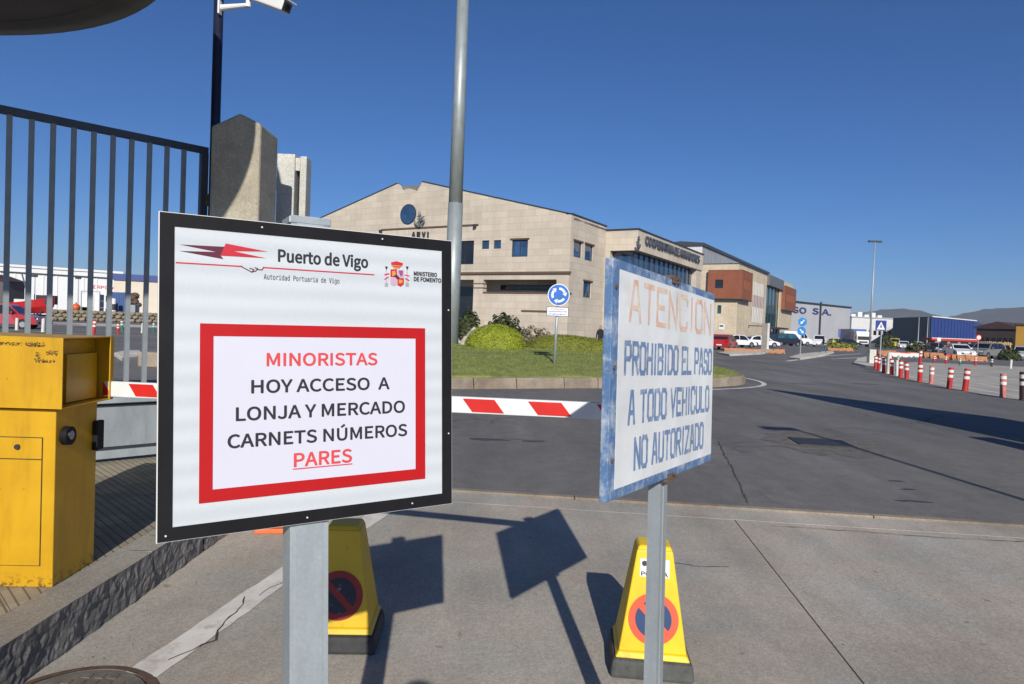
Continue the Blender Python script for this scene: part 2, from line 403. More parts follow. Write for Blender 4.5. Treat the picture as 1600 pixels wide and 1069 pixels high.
def seamY(x): return 6.095 - .0948 * x
def jointX(y): return 1.85 + (y - 5.44) * .104
b = MB(); b.add([(-1.9, -6, -.008), (12, -6, -.008), (12, seamY(12), -.008), (-1.9, seamY(-1.9), -.008)], [(0, 1, 2, 3)])
apron = tag(b.build('concrete_apron', asphalt), kind='structure')
def slab(poly, top=0.0, name='concrete_slab', m=concrete, bev=.0015):
    MB().prism(poly, -.1, top, 'xy').build(name, m, apron, bevel=bev)
g = .005
E0 = .42
for a_, c_ in (((-1.9, seamY(-1.9) - E0 - g / 2), (12, seamY(12) - E0 - g / 2)), ((jointX(-6), -6), (jointX(5.45), 5.46))):
    d_ = (Vector(c_) - Vector(a_)).normalized(); n_ = Vector((-d_.y, d_.x)) * .007
    b = MB().add([(*(Vector(a_) + n_), -.0035), (*(Vector(a_) - n_), -.0035), (*(Vector(c_) - n_), -.0035), (*(Vector(c_) + n_), -.0035)], [(0, 1, 2, 3)]); b.build('joint_filler', soil_mat, apron)
slab([(-1.9, -6), (jointX(-6) - g, -6), (jointX(seamY(2) - E0) - g, seamY(1.9) - E0 - g), (-1.9, seamY(-1.9) - E0 - g)])
slab([(jointX(-6) + g, -6), (12, -6), (12, seamY(12) - E0 - g), (jointX(seamY(2) - E0) + g, seamY(1.9) - E0 - g)], -.002)
for x0, x1 in ((-1.9, 1.25), (1.25, 4.4), (4.4, 12)):
    slab([(x0 + .004, seamY(x0) - E0), (x1 - .004, seamY(x1) - E0), (x1 - .004, seamY(x1) - .1), (x0 + .004, seamY(x0) - .1)], .0)
for x0, x1 in ((-1.9, .6), (.6, 3.1), (3.1, 5.6), (5.6, 12)):   # raised edging strip along the asphalt
    slab([(x0 + .003, seamY(x0) - .088), (x1 - .003, seamY(x1) - .088), (x1 - .003, seamY(x1)), (x0 + .003, seamY(x0))], .018, 'edging_strip', island_kerb_mat, .008)

# white line on the apron, broken by a crack
def stripe(pts, wdt, name, z=.004, m=white_line, parent=None, jag=.006):
    b = MB(); vs = []
    P = []
    for (a, c) in zip(pts[:-1], pts[1:]):
        n = max(2, int((Vector(c) - Vector(a)).length / .08))
        P += [Vector(a).lerp(Vector(c), i / n) for i in range(n)]
    P.append(Vector(pts[-1]))
    for i, p in enumerate(P):
        d = (P[min(i + 1, len(P) - 1)] - P[max(i - 1, 0)]).normalized(); nn = Vector((-d.y, d.x))
        vs += [(*(p + nn * (wdt / 2 + random.uniform(-jag, jag))), z), (*(p - nn * (wdt / 2 + random.uniform(-jag, jag))), z)]
    b.add(vs, [(2 * i, 2 * i + 1, 2 * i + 3, 2 * i + 2) for i in range(len(P) - 1)])
    o = b.build(name, m, parent)
    if parent is None: tag(o, kind='structure')
    return o
stripe([(-1.475, 2.78), (-1.27, 3.93), (-1.145, 4.55), (-.92, 5.52)], .155, 'road_marking', parent=apron)
def crack(pts, wdt, name='crack_line', parent=None, z=.0065):
    P = [Vector(pts[0])]
    for a, c in zip(pts[:-1], pts[1:]):
        a = Vector(a); c = Vector(c); n = max(2, int((c - a).length / .05)); nn = Vector((-(c - a).y, (c - a).x)).normalized()
        P += [a.lerp(c, (i + 1) / n) + nn * random.uniform(-.012, .012) for i in range(n)]
    b = MB(); vs = []
    for i, p in enumerate(P):
        d = (P[min(i + 1, len(P) - 1)] - P[max(i - 1, 0)]).normalized(); nn = Vector((-d.y, d.x)); h = wdt / 2 * random.uniform(.4, 1.3)
        vs += [(*(p + nn * h), z), (*(p - nn * h), z)]
    b.add(vs, [(2 * i, 2 * i + 1, 2 * i + 3, 2 * i + 2) for i in range(len(P) - 1)])
    return b.build(name, soil_mat, parent)
crack([(-1.37, 3.6), (-1.33, 3.45), (-1.36, 3.3), (-1.31, 3.1), (-1.42, 2.9)], .008, parent=apron)
crack([(-1.3, 3.62), (-1.24, 3.85)], .006, parent=apron)
crack([(2.1, 5.35), (3.4, 5.2), (4.3, 5.16)], .008, parent=apron)
for q_ in ([(1122, 690), (1132, 712), (1142, 728), (1150, 745), (1158, 762), (1168, 786)], [(1290, 672), (1330, 668), (1390, 676)], [(735, 687), (800, 686), (850, 689)]):
    crack([tuple(G(*a, -.012).xy) for a in q_], .018, parent=apron, z=-.0085)
crack([(.98, 4.45), (1.25, 4.35), (1.45, 4.36)], .006, parent=apron)

# manhole at the bottom left
t = thing('manhole_cover', 'round rusty manhole cover at the foot of the white line', 'manhole', (-1.62, 2.535, 0)); t.scale = (.9, .9, 1)
b = MB()
n = 40
for r0, r1, z in ((.30, .345, .010),):
    vs = []
    for i in range(n):
        a = 2 * math.pi * i / n; vs += [(r0 * math.cos(a), r0 * math.sin(a), z), (r1 * math.cos(a) * random.uniform(.99, 1.02), r1 * math.sin(a), .004)]
    b.add(vs, [(2 * i, 2 * i + 1, (2 * i + 3) % (2 * n), (2 * i + 2) % (2 * n)) for i in range(n)])
b.build('frame', rust, t)
b = MB().cyl((0, 0, .004), (0, 0, .0095), .293, n=40)
lid = b.build('lid', mat('iron_lid', (.17, .15, .125), .75, .3, var=.3, vs=12, bmp=.4, bs=60), t)
b = MB()
for i in range(-4, 5):
    for j in range(-4, 5):
        if i * i + j * j < 18: b.box(i * .058 - .018, i * .058 + .018, j * .058 - .018, j * .058 + .018, .0085, .0135)
tag(b.build('stud', MATS['iron_lid'], lid), kind='stuff')

# loose grit
b = MB()
for _ in range(150):
    x, y = random.uniform(-1.8, 4.5), random.uniform(2.2, 5.6)
    if random.random() < .55: x = -1.85 + abs(random.gauss(0, .25))
    r = random.uniform(.002, .0055); b.ball((x, y, r * .5 + .001), (r, r * random.uniform(.6, 1), r * .6), 5, 3, random.choice((0, 0, 1)))
tag(b.build('gravel', [island_kerb_mat, kerb_rough]), 'loose grit scattered along the kerb and over the concrete apron', 'grit', kind='stuff')

# kerb and pavement on the left
b = MB().box(-9, -2.10, -3, 7.2, -.1, .172)
pav = tag(b.build('pavement', kerb_mat), kind='structure')
def kerb_stone(y0, y1, parent):
    """granite kerb with a hammered front face"""
    nx, nz = max(6, int((y1 - y0) / .018)), 12
    b = MB(); vs = []
    for j in range(nz + 1):
        for i in range(nx + 1):
            y = y0 + .004 + (y1 - y0 - .008) * i / nx; z = -.05 + .25 * j / nz
            edge = min(1, j / 2) * min(1, (nz - j) / 1.2) if j < nz else 0
            nz_ = mathutils.noise.fractal(Vector((y * 11, z * 15, y0)), .6, 2.1, 5) * .009 + abs(mathutils.noise.noise(Vector((y * 26, z * 34, 3)))) * .006
            dx = nz_ * (edge if j < nz else .15)
            vs.append((-1.905 + dx + .012 * (1 - j / nz), y, z + (mathutils.noise.noise(Vector((y * 7, y0, 0))) * .003 if j == nz else 0)))
    k = nx + 1
    b.add(vs, [(j * k + i, j * k + i + 1, (j + 1) * k + i + 1, (j + 1) * k + i) for j in range(nz) for i in range(nx)])
    top = [(v[0], v[1], v[2]) for v in vs[nz * k:]]; o = len(b.v)
    vs2 = top + [(x - .09, y, .202 + mathutils.noise.noise(Vector((y * 5, 4, 0))) * .002) for x, y, z in top] + [(-2.098, y, .2) for x, y, z in top]
    b.add(vs2, [(r * k + i, r * k + i + 1, (r + 1) * k + i + 1, (r + 1) * k + i) for r in range(2) for i in range(nx)], 1)
    for yy in (y0 + .004, y1 - .004): b.add([(-2.098, yy, -.05), (-1.9, yy, -.05), (-1.91, yy, .2), (-2.098, yy, .2)], [(0, 1, 2, 3)], 1)
    return b.build('kerb_stone', [kerb_rough, kerb_mat], parent, smooth=False)
y = -3.0
for L in (1.0, 1.0, 1.0, 1.2, 1.25, 1.23, .6, 1.1, 1.1, .72):
    kerb_stone(y, y + L, pav); y += L
def m_tile():
    m, t, b2 = nodes_of('grooved_tile'); co = coords(t, True)
    mp = NN(t, 'ShaderNodeMapping'); mp.inputs['Rotation'].default_value = (0, 0, R(45)); t.links.new(co, mp.inputs[0])
    wv = NN(t, 'ShaderNodeTexWave', wave_type='BANDS', bands_direction='Y'); wv.inputs['Scale'].default_value = 6.3; t.links.new(mp.outputs[0], wv.inputs['Vector'])
    gro = ramp(t, wv.outputs['Fac'], [(.0, .0), (.16, 1.0)])
    base = ramp(t, noise(t, co, 2.2, 5, .7), [(.3, (.25, .215, .15)), (.7, (.36, .315, .23))])
    c = mixc(t, base, ramp(t, noise(t, co, 120, 3, .8), [(.3, .6), (.6, 1.1)]), .7, 'MULTIPLY')
    oi = NN(t, 'ShaderNodeObjectInfo'); c = mixc(t, c, ramp(t, oi.outputs['Random'], [(0, .78), (1, 1.12)]), 1, 'MULTIPLY'); c = mixc(t, (.14, .122, .09), c, gro)
    t.links.new(c, b2.inputs['Base Color']); b2.inputs['Roughness'].default_value = .9; bump(t, b2, gro, .6, .004)
    return m
groove = m_tile()
def clip(poly, f):
    out = []
    for i in range(len(poly)):
        a, c = poly[i], poly[(i + 1) % len(poly)]; fa, fc = f(a), f(c)
        if fa >= 0: out.append(a)
        if (fa >= 0) != (fc >= 0): k = fa / (fa - fc); out.append((a[0] + (c[0] - a[0]) * k, a[1] + (c[1] - a[1]) * k))
    return out
S2 = .2; hd = S2 / math.sqrt(2) - .0025; tile_me = None
for i in range(-40, 40):
    for j in range(-40, 40):
        cx = -3 + (i - j) * S2 / math.sqrt(2); cy = 4.5 + (i + j) * S2 / math.sqrt(2)
        if not (-4.25 < cx < -1.95 and 2.3 < cy < 7.05): continue
        poly = [(cx + hd, cy), (cx, cy + hd), (cx - hd, cy), (cx, cy - hd)]
        pc = clip(clip(poly, lambda p: -2.101 - p[0]), lambda p: 7.195 - p[1])
        if len(pc) < 3: continue
        whole = len(pc) == 4 and max(p[0] for p in poly) < -2.102 and max(p[1] for p in poly) < 7.19
        if whole:
            if tile_me is None: tile_me = MB().prism([(hd, 0), (0, hd), (-hd, 0), (0, -hd)], .165, .2, 'xy').mesh('paving_tile', groove)
            o = link('paving_tile', tile_me, pav, loc=(cx, cy, random.uniform(-.002, .001)))
        else:
            MB().prism(pc, .165, .199, 'xy').build('paving_tile', groove, pav)

# worn cover in the asphalt, right of the blue board, and two drain covers further off
for (px, py, w_, h_, lab) in ((1283, 691, .75, .42, 'worn iron service cover in patched asphalt beside the thin pole shadow'),):
    p = G(px, py); t = thing('service_cover', lab, 'cover', (p.x, p.y, -.012), R(-8))
    b = MB(); n = 26
    b.add([(math.cos(2 * math.pi * i / n) * w_ * random.uniform(.85, 1.2), math.sin(2 * math.pi * i / n) * 1.05 * random.uniform(.8, 1.2), .004) for i in range(n)], [tuple(range(n))])
    b.build('patch', mat('patched_asphalt', (.145, .132, .115), .9, var=.4, vs=6, fine=60, world=True), t)
    MB().box(-.38, .38, -.32, .32, .004, .016).build('plate', mat('worn_iron', (.05, .047, .045), .6, .4, var=.3, vs=9), t, bevel=.004)
b = MB()
for (px, py, l, a) in ((760, 687, .5, 5), (835, 690, .3, -4), (1400, 752, .18, 20), (1420, 765, .16, -10), (1436, 784, .22, 30), (1410, 783, .14, 10), (1255, 600, .8, 4), (1350, 600, .9, 0)):
    p = G(px, py, -.012); n = 12
    b.add([(p.x + math.cos(2 * math.pi * i / n + R(a)) * l * random.uniform(.35, .7), p.y + math.sin(2 * math.pi * i / n) * l * .2 * random.uniform(.5, 1.1), -.008) for i in range(n)], [tuple(range(n))])
tag(b.build('oil_stain', mat('oil_stain', (.06, .06, .062), .6, var=.3, vs=8, world=True)), kind='structure')

# ================================================================== SIGN 1 : white board on a galvanised post
def Rm(y, p, r): return Matrix.Rotation(y, 3, 'Z') @ Matrix.Rotation(p, 3, 'X') @ Matrix.Rotation(r, 3, 'Y')
def sign_root(name, label, c, ypr, group=None):
    rot = Rm(*[R(a) for a in ypr]); c = Vector(c); up = rot.col[2]; h = c.z / up.z
    o = thing(name, label, 'sign', c - up * h, rot=rot, group=group); M4 = Matrix.Translation(c - up * h) @ rot.to_4x4()
    return o, M4, h
s1, M1, h1 = sign_root('notice_board', 'square white board with black border and red framed access notice on steel post', (-.386, 1.394, 1.387), (33.18, -3.55, -.57))
z0, z1 = h1 - .3, h1 + .3
MB().box(-.3, .3, 0, .006, z0, z1).build('panel', white, s1)
FRW = .0245
def ring(x0, x1, zz0, zz1, wd, y0, y1, mb):
    mb.box(x0, x1, y0, y1, zz0, zz0 + wd); mb.box(x0, x1, y0, y1, zz1 - wd, zz1)
    mb.box(x0, x0 + wd, y0, y1, zz0 + wd, zz1 - wd); mb.box(x1 - wd, x1, y0, y1, zz0 + wd, zz1 - wd); return mb
MB().box(-.298, .298, -.001, -.0003, z0 + .002, z1 - .002).build('reflective_sheet', sheeting, s1)
brd = ring(-.2985, .2985, z0 + .0015, z1 - .0015, FRW, -.0022, -.0012, MB()).build('border', black, s1)
b = MB()
for x, z in ((-.285, z0 + .012), (.29, z0 + .16), (.29, z1 - .16), (-.12, z1 - .012), (.13, z1 - .012), (-.03, z0 + .012), (.2, z0 + .013)):
    MB().cyl((x, -.0022, z), (x, -.0040, z), .0018, n=8).build('rivet', off_white, s1)
# pasted notice: red frame and paper
rx0, rx1, rz0, rz1 = -.230, .232, h1 - .2365, h1 + .0975
ring(rx0, rx1, rz0, rz1, .0235, -.0024, -.0012, MB()).build('red_frame', red, s1)
MB().box(rx0 + .0235, rx1 - .0235, -.0020, -.0012, rz0 + .0235, rz1 - .0195).build('notice_paper', paper, s1)
def t1(s, q, m, name, y, bold=.0, **k):
    x0, x1, a, c = boxpx(M1, q, 0); return text_mesh(s, x0, x1, a, c, y, m, name, s1, bold, **k)
TY = -.0027
t1('MINORISTAS', [(416, 551), (416, 573), (589, 552), (589, 570)], red_ink, 'notice_lettering', TY, .027)
t1('HOY ACCESO  A', [(392, 592), (392, 614), (608, 591), (608, 609)], ink, 'notice_lettering', TY, .027)
t1('LONJA Y MERCADO', [(368, 635), (368, 656.5), (632, 627), (632, 646)], ink, 'notice_lettering', TY, .027)
t1('CARNETS NÚMEROS', [(355, 676.5), (355, 698.5), (635.5, 664.5), (635.5, 683)], ink, 'notice_lettering', TY, .027)
t1('PARES', [(458.5, 707), (458.5, 729.5), (549.5, 702), (549.5, 722.5)], red_ink, 'notice_lettering', TY, .027)
p, q = onplane(M1, 457, 732), onplane(M1, 550, 725.6)
MB().box(p.x, q.x, TY - .0001, TY, (p.z + q.z) / 2 - .0011, (p.z + q.z) / 2 + .0011).build('underline', red_ink, s1)
t1('Puerto de Vigo', [(434, 392), (434, 411), (575, 398.5), (575, 418)], ink, 'heading_lettering', -.0014, .034)
t1('Autoridad Portuaria de Vigo', [(412, 430), (412, 438), (530, 434), (530, 442)], ink, 'subheading_lettering', -.0014, .006, font=MONO)
t1('MINISTERIO', [(646, 424), (646, 431), (682.5, 426.5), (682.5, 433.5)], ink, 'ministry_lettering', -.0014, .05)
t1('DE FOMENTO', [(646, 433), (646, 440), (689, 435), (689, 442)], ink, 'ministry_lettering', -.0014, .05)
def poly1(pts, m, name, y=-.0014, parent=None):
    P = [onplane(M1, *a) for a in pts]; bb = MB(); bb.add([(v.x, y, v.z) for v in P], [tuple(range(len(P)))])
    me = bb.mesh(name, m); bm = bmesh.new(); bm.from_mesh(me); bmesh.ops.triangulate(bm, faces=bm.faces); bm.to_mesh(me); bm.free()
    return link(name, me, parent or s1)
zq = lambda x, y: (260 + x / 8, 360 + y / 8)
poly1([zq(160, 178), zq(725, 207), zq(678, 318), zq(712, 362), zq(155, 258), zq(625, 272)], maroon, 'port_emblem')
poly1([zq(740, 165), zq(1265, 268), zq(835, 262), zq(1245, 350), zq(672, 318)], crimson, 'port_emblem', -.0015)
def line1(pts, wd, m, name, y=-.0014):
    P = [onplane(M1, *a) for a in pts]; b = MB()
    for a, c in zip(P[:-1], P[1:]):
        d = Vector((c.x - a.x, c.z - a.z)); d.normalize(); n = Vector((-d.y, d.x)) * wd / 2; e = d * wd * .3
        b.add([(a.x - e.x + n.x, y, a.z - e.y + n.y), (a.x - e.x - n.x, y, a.z - e.y - n.y), (c.x + e.x - n.x, y, c.z + e.y - n.y), (c.x + e.x + n.x, y, c.z + e.y + n.y)], [(0, 1, 2, 3)]); y -= .00002
    return b.build(name, m, s1)
line1([(275, 410.6), (378, 416.6)], .0026, crimson, 'emblem_rule')
line1([(411, 418.3), (584, 429.6)], .0026, crimson, 'emblem_rule')
line1([(377, 416.8), (393, 425.5), (396.5, 421.5), (390, 419.5)], .0019, maroon, 'emblem_wave')
line1([(393, 425.5), (399, 424), (402.5, 420), (398, 418.5)], .0019, maroon, 'emblem_wave', -.0015)
line1([(402, 421.5), (409, 422), (411.5, 418.5)], .0019, maroon, 'emblem_wave', -.0016)
# coat of arms
zc = lambda x, y: (580 + x / 12.31, 390 + y / 12.31)
def arms(pts, m, y=-.0014, name='coat_of_arms'): poly1([zc(*a) for a in pts], m, name, y)
arms([(375, 250), (480, 225), (610, 265), (590, 330), (540, 350), (420, 340), (385, 310)], crimson)
arms([(395, 300), (590, 315), (585, 330), (400, 318)], gold, -.0015)
arms([(420, 345), (550, 355), (548, 372), (425, 365)], gold, -.0015)
arms([(365, 385), (490, 375), (495, 540), (365, 530)], crimson)
arms([(395, 420), (455, 410), (470, 500), (400, 510)], gold, -.0015)
arms([(500, 385), (625, 400), (625, 540), (500, 540)], pale_violet)
arms([(520, 410), (605, 405), (600, 500), (560, 520), (540, 470)], violet, -.0015)
arms([(365, 545), (490, 545), (490, 690), (430, 710), (365, 670)], pale_violet)
arms([(500, 550), (625, 550), (625, 670), (565, 720), (500, 690)], crimson)
arms([(525, 580), (600, 590), (590, 650), (530, 650)], gold, -.0015)
arms([(430, 505), (480, 480), (545, 545), (500, 580)], maroon, -.0016)
for x in (285, 685):
    arms([(x - 25, 325), (x + 30, 330), (x + 15, 385), (x - 5, 385)], ink)
    arms([(x - 25, 640), (x + 35, 645), (x + 35, 720), (x - 30, 715)], grey_ink)
    arms([(x - 12, 390), (x + 12, 392), (x + 12, 636), (x - 12, 634)], pale_violet, -.00135)
arms([(245, 475), (340, 455), (350, 480), (250, 500)], crimson); arms([(245, 570), (325, 520), (335, 540), (255, 590)], crimson)
arms([(625, 480), (725, 500), (735, 525), (640, 500)], crimson); arms([(655, 545), (730, 590), (725, 615), (650, 570)], crimson)
# post
pa = onplane(M1, 453, 832, off=.012); pb = onplane(M1, 513, 826, off=.012); pcx = (pa.x + pb.x) / 2; pw = (pb.x - pa.x) / 2
def c_post(name, cx, hw, dep, y0, ztop, m, parent):
    b = MB(); l = .003
    b.box(cx - hw, cx + hw, y0, y0 + l, -.02, ztop)
    b.box(cx - hw, cx - hw + l, y0 + l, y0 + dep, -.02, ztop); b.box(cx + hw - l, cx + hw, y0 + l, y0 + dep, -.02, ztop)
    b.box(cx - hw, cx - hw + .016, y0 + dep, y0 + dep + l, -.02, ztop); b.box(cx + hw - .016, cx + hw, y0 + dep, y0 + dep + l, -.02, ztop)
    return b.build(name, m, parent)
post1 = c_post('post', pcx, pw, .05, .012, z1 + .022, galv_light, s1)
MB().box(pcx - pw + .012, pcx + pw - .012, .0105, .012, -.02, z1 + .018).build('post_rib', galv_light, post1)
for z in (h1 + .2, h1 - .2): MB().box(-.22, .22, .006, .0118, z - .02, z + .02).build('mounting_rail', galv, s1)
b = MB(); b.box(pcx - pw - .004, pcx + pw + .004, .0095, .066, z1 + .006, z1 + .020)
b.build('clamp', galv, s1, bevel=.002)
MB().box(pcx - .16, pcx + .16, -.1, .16, -.01, .008).build('foot_plate', galv, s1)

# ================================================================== SIGN 2 : hand painted board
s2, M2, h2 = sign_root('warning_board', 'hand painted white board with worn blue edge and faded ATENCION lettering', (.486, 2.063, 1.360), (58.59, -1.9, 2.18))
w2 = .465; z0, z1 = h2 - .3, h2 + .3
MB().box(-w2, w2, 0, .022, z0, z1).build('panel', blue_frame, s2, bevel=.002)
fx0, fx1 = -w2 + .042, w2 - .008
MB().box(fx0, fx1, -.0012, -.0002, z0 + .026, z1 - .024).build('painted_face', board_white, s2)
# worn edge strip on the left and screw heads
for z in (z0 + .1, z0 + .33, z1 - .07): MB().cyl((-w2 + .02, .0, z), (-w2 + .02, -.004, z), .006, n=10).build('screw', rust, s2)
STROKE = {
 'A': [[(0, 0), (1.45, 6), (2.55, 6), (4, 0)], [(.6, 2), (3.4, 2)]], 'T': [[(0, 6), (4, 6)], [(2, 6), (2, 0)]],
 'E': [[(4, 6), (0, 6), (0, 0), (4, 0)], [(0, 3), (3, 3)]], 'N': [[(0, 0), (0, 6), (4, 0), (4, 6)]],
 'C': [[(4, 4.8), (4, 5.3), (3.3, 6), (.7, 6), (0, 5.3), (0, .7), (.7, 0), (3.3, 0), (4, .7), (4, 1.2)]], 'I': [[(2, 0), (2, 6)]],
 'O': [[(.8, 0), (0, .8), (0, 5.2), (.8, 6), (3.2, 6), (4, 5.2), (4, .8), (3.2, 0), (.8, 0)]],
 'P': [[(0, 0), (0, 6), (3.2, 6), (4, 5.3), (4, 3.5), (3.2, 2.8), (0, 2.8)]],
 'R': [[(0, 0), (0, 6), (3.2, 6), (4, 5.3), (4, 3.6), (3.2, 3), (0, 3)], [(2, 3), (4, 0)]],
 'H': [[(0, 0), (0, 6)], [(4, 0), (4, 6)], [(0, 3), (4, 3)]],
 'B': [[(0, 0), (0, 6), (3.2, 6), (4, 5.3), (4, 3.8), (3.2, 3.1), (0, 3.1)], [(3.2, 3.1), (4, 2.4), (4, .7), (3.2, 0), (0, 0)]],
 'D': [[(0, 0), (0, 6), (3, 6), (4, 5), (4, 1), (3, 0), (0, 0)]], 'L': [[(0, 6), (0, 0), (4, 0)]],
 'S': [[(4, 4.8), (4, 5.3), (3.3, 6), (.7, 6), (0, 5.3), (0, 3.8), (.7, 3.1), (3.3, 2.9), (4, 2.2), (4, .7), (3.3, 0), (.7, 0), (0, .7), (0, 1.2)]],
 'V': [[(0, 6), (2, 0), (4, 6)]], 'U': [[(0, 6), (0, .8), (.8, 0), (3.2, 0), (4, .8), (4, 6)]], 'Z': [[(0, 6), (4, 6), (0, 0), (4, 0)]], 'Ó': None}
def stroke_text(s, x0, x1, a, c, y, m, name, parent, th, gap=.36, space=.55):
    wid = {ch: (.45 if ch == 'I' else 1.0) for ch in s}
    tot = sum((space if ch == ' ' else wid[ch] + gap) for ch in s) - gap
    u = (x1 - x0) / tot; x = x0; hh = (c - a) / 6
    for ch in s:
        if ch == ' ': x += space * u; continue
        b = MB(); yy = y; w_ = wid[ch] * u
        for pl in STROKE[ch]:
            P = [Vector((x + (k if ch != 'I' else k) / 4 * w_ + random.uniform(-.0008, .0008), a + v * hh + random.uniform(-.001, .001))) for k, v in pl]
            for p, q in zip(P[:-1], P[1:]):
                d = (q - p).normalized(); n = Vector((-d.y, d.x)) * th / 2; e = d * th * .45
                b.add([(p.x - e.x + n.x, yy, p.y - e.y + n.y), (p.x - e.x - n.x, yy, p.y - e.y - n.y), (q.x + e.x - n.x, yy, q.y + e.y - n.y), (q.x + e.x + n.x, yy, q.y + e.y + n.y)], [(0, 1, 2, 3)]); yy -= .00003
        b.build(name, m, parent); x += (wid[ch] + gap) * u
def st2(s, q, m, th, **k):
    x0, x1, a, c = boxpx(M2, q, -.001); i = th / 2; stroke_text(s, x0 + i, x1 - i, a + i, c - i, -.0018, m, 'painted_letter', s2, th, **k)
st2('ATENCION', [(983, 444), (983, 512), (1111, 467), (1111, 519)], letter_orange, .0145, gap=.42)
st2('PROHIBIDO EL PASO', [(975, 532), (975, 588), (1112, 545), (1112, 585)], letter_blue, .0135, gap=.46, space=.75)
st2('A TODO VEHICOLO'.replace('CO', 'CU'), [(981, 610), (981, 666), (1108, 602), (1108, 642)], letter_blue, .0135, gap=.46, space=.75)
st2('NO AUTORIZADO', [(990, 683), (990, 738), (1099, 659), (1099, 699)], letter_blue, .0135, gap=.46, space=.75)
pa = onplane(M2, 1034, 760, off=.03)
post2 = c_post('post', pa.x, .031, .036, .0225, z1 + .012, galv, s2)
MB().box(pa.x - .009, pa.x + .009, .0195, .0225, -.02, z0 - .004).build('post_rib', galv, post2)
for z, sgn in ((z1, 1), (z0, -1)):
    b = MB()
    b.box(pa.x - .05, pa.x + .04, -.004, .058, z + (.0005 if sgn > 0 else -.010), z + (.010 if sgn > 0 else -.0005))
    b.box(pa.x - .042, pa.x - .012, -.0065, -.0022, z - sgn * .006 - .007, z - sgn * .006 + .007)
    b.cyl((pa.x + .01, -.003, z - sgn * .008), (pa.x + .01, -.010, z - sgn * .008), .006, n=6)
    b.build('clamp', rust, s2)
MB().box(pa.x - .15, pa.x + .15, -.12, .16, -.01, .008).build('foot_plate', galv, s2)

# ================================================================== yellow no-parking pyramids
def pyramid(label, loc, rz, body_m, red_m, blue_m, sticker):
    t = thing('parking_pyramid', label, 'traffic cone', loc, rz, 'no parking pyramids behind the two boards')
    b = MB().frus((.180, .175), (.170, .165), 0, .082)
    base = b.build('rubber_base', rubber if not sticker else grey_rubber, t, bevel=.018)
    b = MB().frus((.160, .155), (.145, .14), .085, .11).frus((.145, .14), (.078, .075), .11, .535).frus((.078, .075), (.066, .062), .535, .553)
    b.build('body', body_m, t, bevel=.006)
    sl = math.atan2(.15 - .075, .485)
    def face(z): return -(.14 - (z - .11) * (.065 / .425)) - .0015
    # disc lies on the sloped front face
    zc_ = .25; b = MB()
    def tilt(mb):
        mb.v = [(x, face(zc_ + z) + yy, zc_ + z) for x, yy, z in mb.v]; return mb
    d = tilt(MB().disc((0, 0), .108, 0, 40)).build('no_parking_disc', red_m, t)
    tilt(MB().disc((0, 0), .078, -.0012, 40)).build('blue_field', blue_m, d)
    b = MB(); a = R(45); n = .014
    c_, s_ = math.cos(a), math.sin(a)
    b.add([(-.08 * c_ - n * s_, -.0022, .08 * s_ - n * c_), (-.08 * c_ + n * s_, -.0022, .08 * s_ + n * c_), (.08 * c_ + n * s_, -.0022, -.08 * s_ + n * c_), (.08 * c_ - n * s_, -.0022, -.08 * s_ - n * c_)], [(0, 1, 2, 3)])
    tilt(b).build('slash', red_m, d)
    if sticker:
        zs = .462; b = MB().add([(-.064, 0, -.038), (.064, 0, -.038), (.064, 0, .038), (-.064, 0, .038)], [(0, 1, 2, 3)])
        b.v = [(x, face(zs + z) - .0005, zs + z) for x, yy, z in b.v]; st = b.build('sticker', white, t)
        b = MB().disc((0, 0), .012, 0, 12); b.v = [(x - .044, face(zs + z + .018) - .0012, zs + z + .018) for x, yy, z in b.v]; b.build('crest', dark_metal, st)
        tx = text_mesh('POLICIA', -.058, .058, -.034, -.016, 0, ink, 'sticker_lettering', st, .03)
        tx2 = text_mesh('PO', -.020, .010, -.008, .008, 0, ink, 'sticker_lettering', st, .03)
        for q in (tx, tx2):
            for v in q.data.vertices: v.co.y = face(zs + v.co.z) - .0014; v.co.z += zs
    return t
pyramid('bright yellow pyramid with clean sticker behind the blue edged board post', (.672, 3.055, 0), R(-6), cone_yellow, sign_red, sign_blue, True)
pyramid('shaded yellow pyramid with scratched no parking disc behind the white board', (-.745, 3.18, 0), R(3), m_worn('cone_yellow_shaded', (.62, .40, .010), (.3, .19, .02), .68, 11, .5, .08), shaded_red, shaded_blue, False)  # body is a darker copy of the pyramid yellow, shade put into it
# low orange block peeping out under the white board
p = G(427, 834)
t = thing('traffic_cone', 'orange traffic cone mostly hidden behind the white board', 'traffic cone', (p.x + .02, p.y + .16, 0), R(8))
orange = mat('orange_plastic', (.62, .13, .025), .5, var=.12, vs=8)
MB().frus((.17, .17), (.165, .165), 0, .035).build('base', orange, t, bevel=.008)
b = MB().cyl((0, 0, .035), (0, 0, .36), .115, .028, 20); b.build('body', orange, t)
MB().cyl((0, 0, .15), (0, 0, .24), .0905, .067, 20, caps=False).build('white_band', white, t)

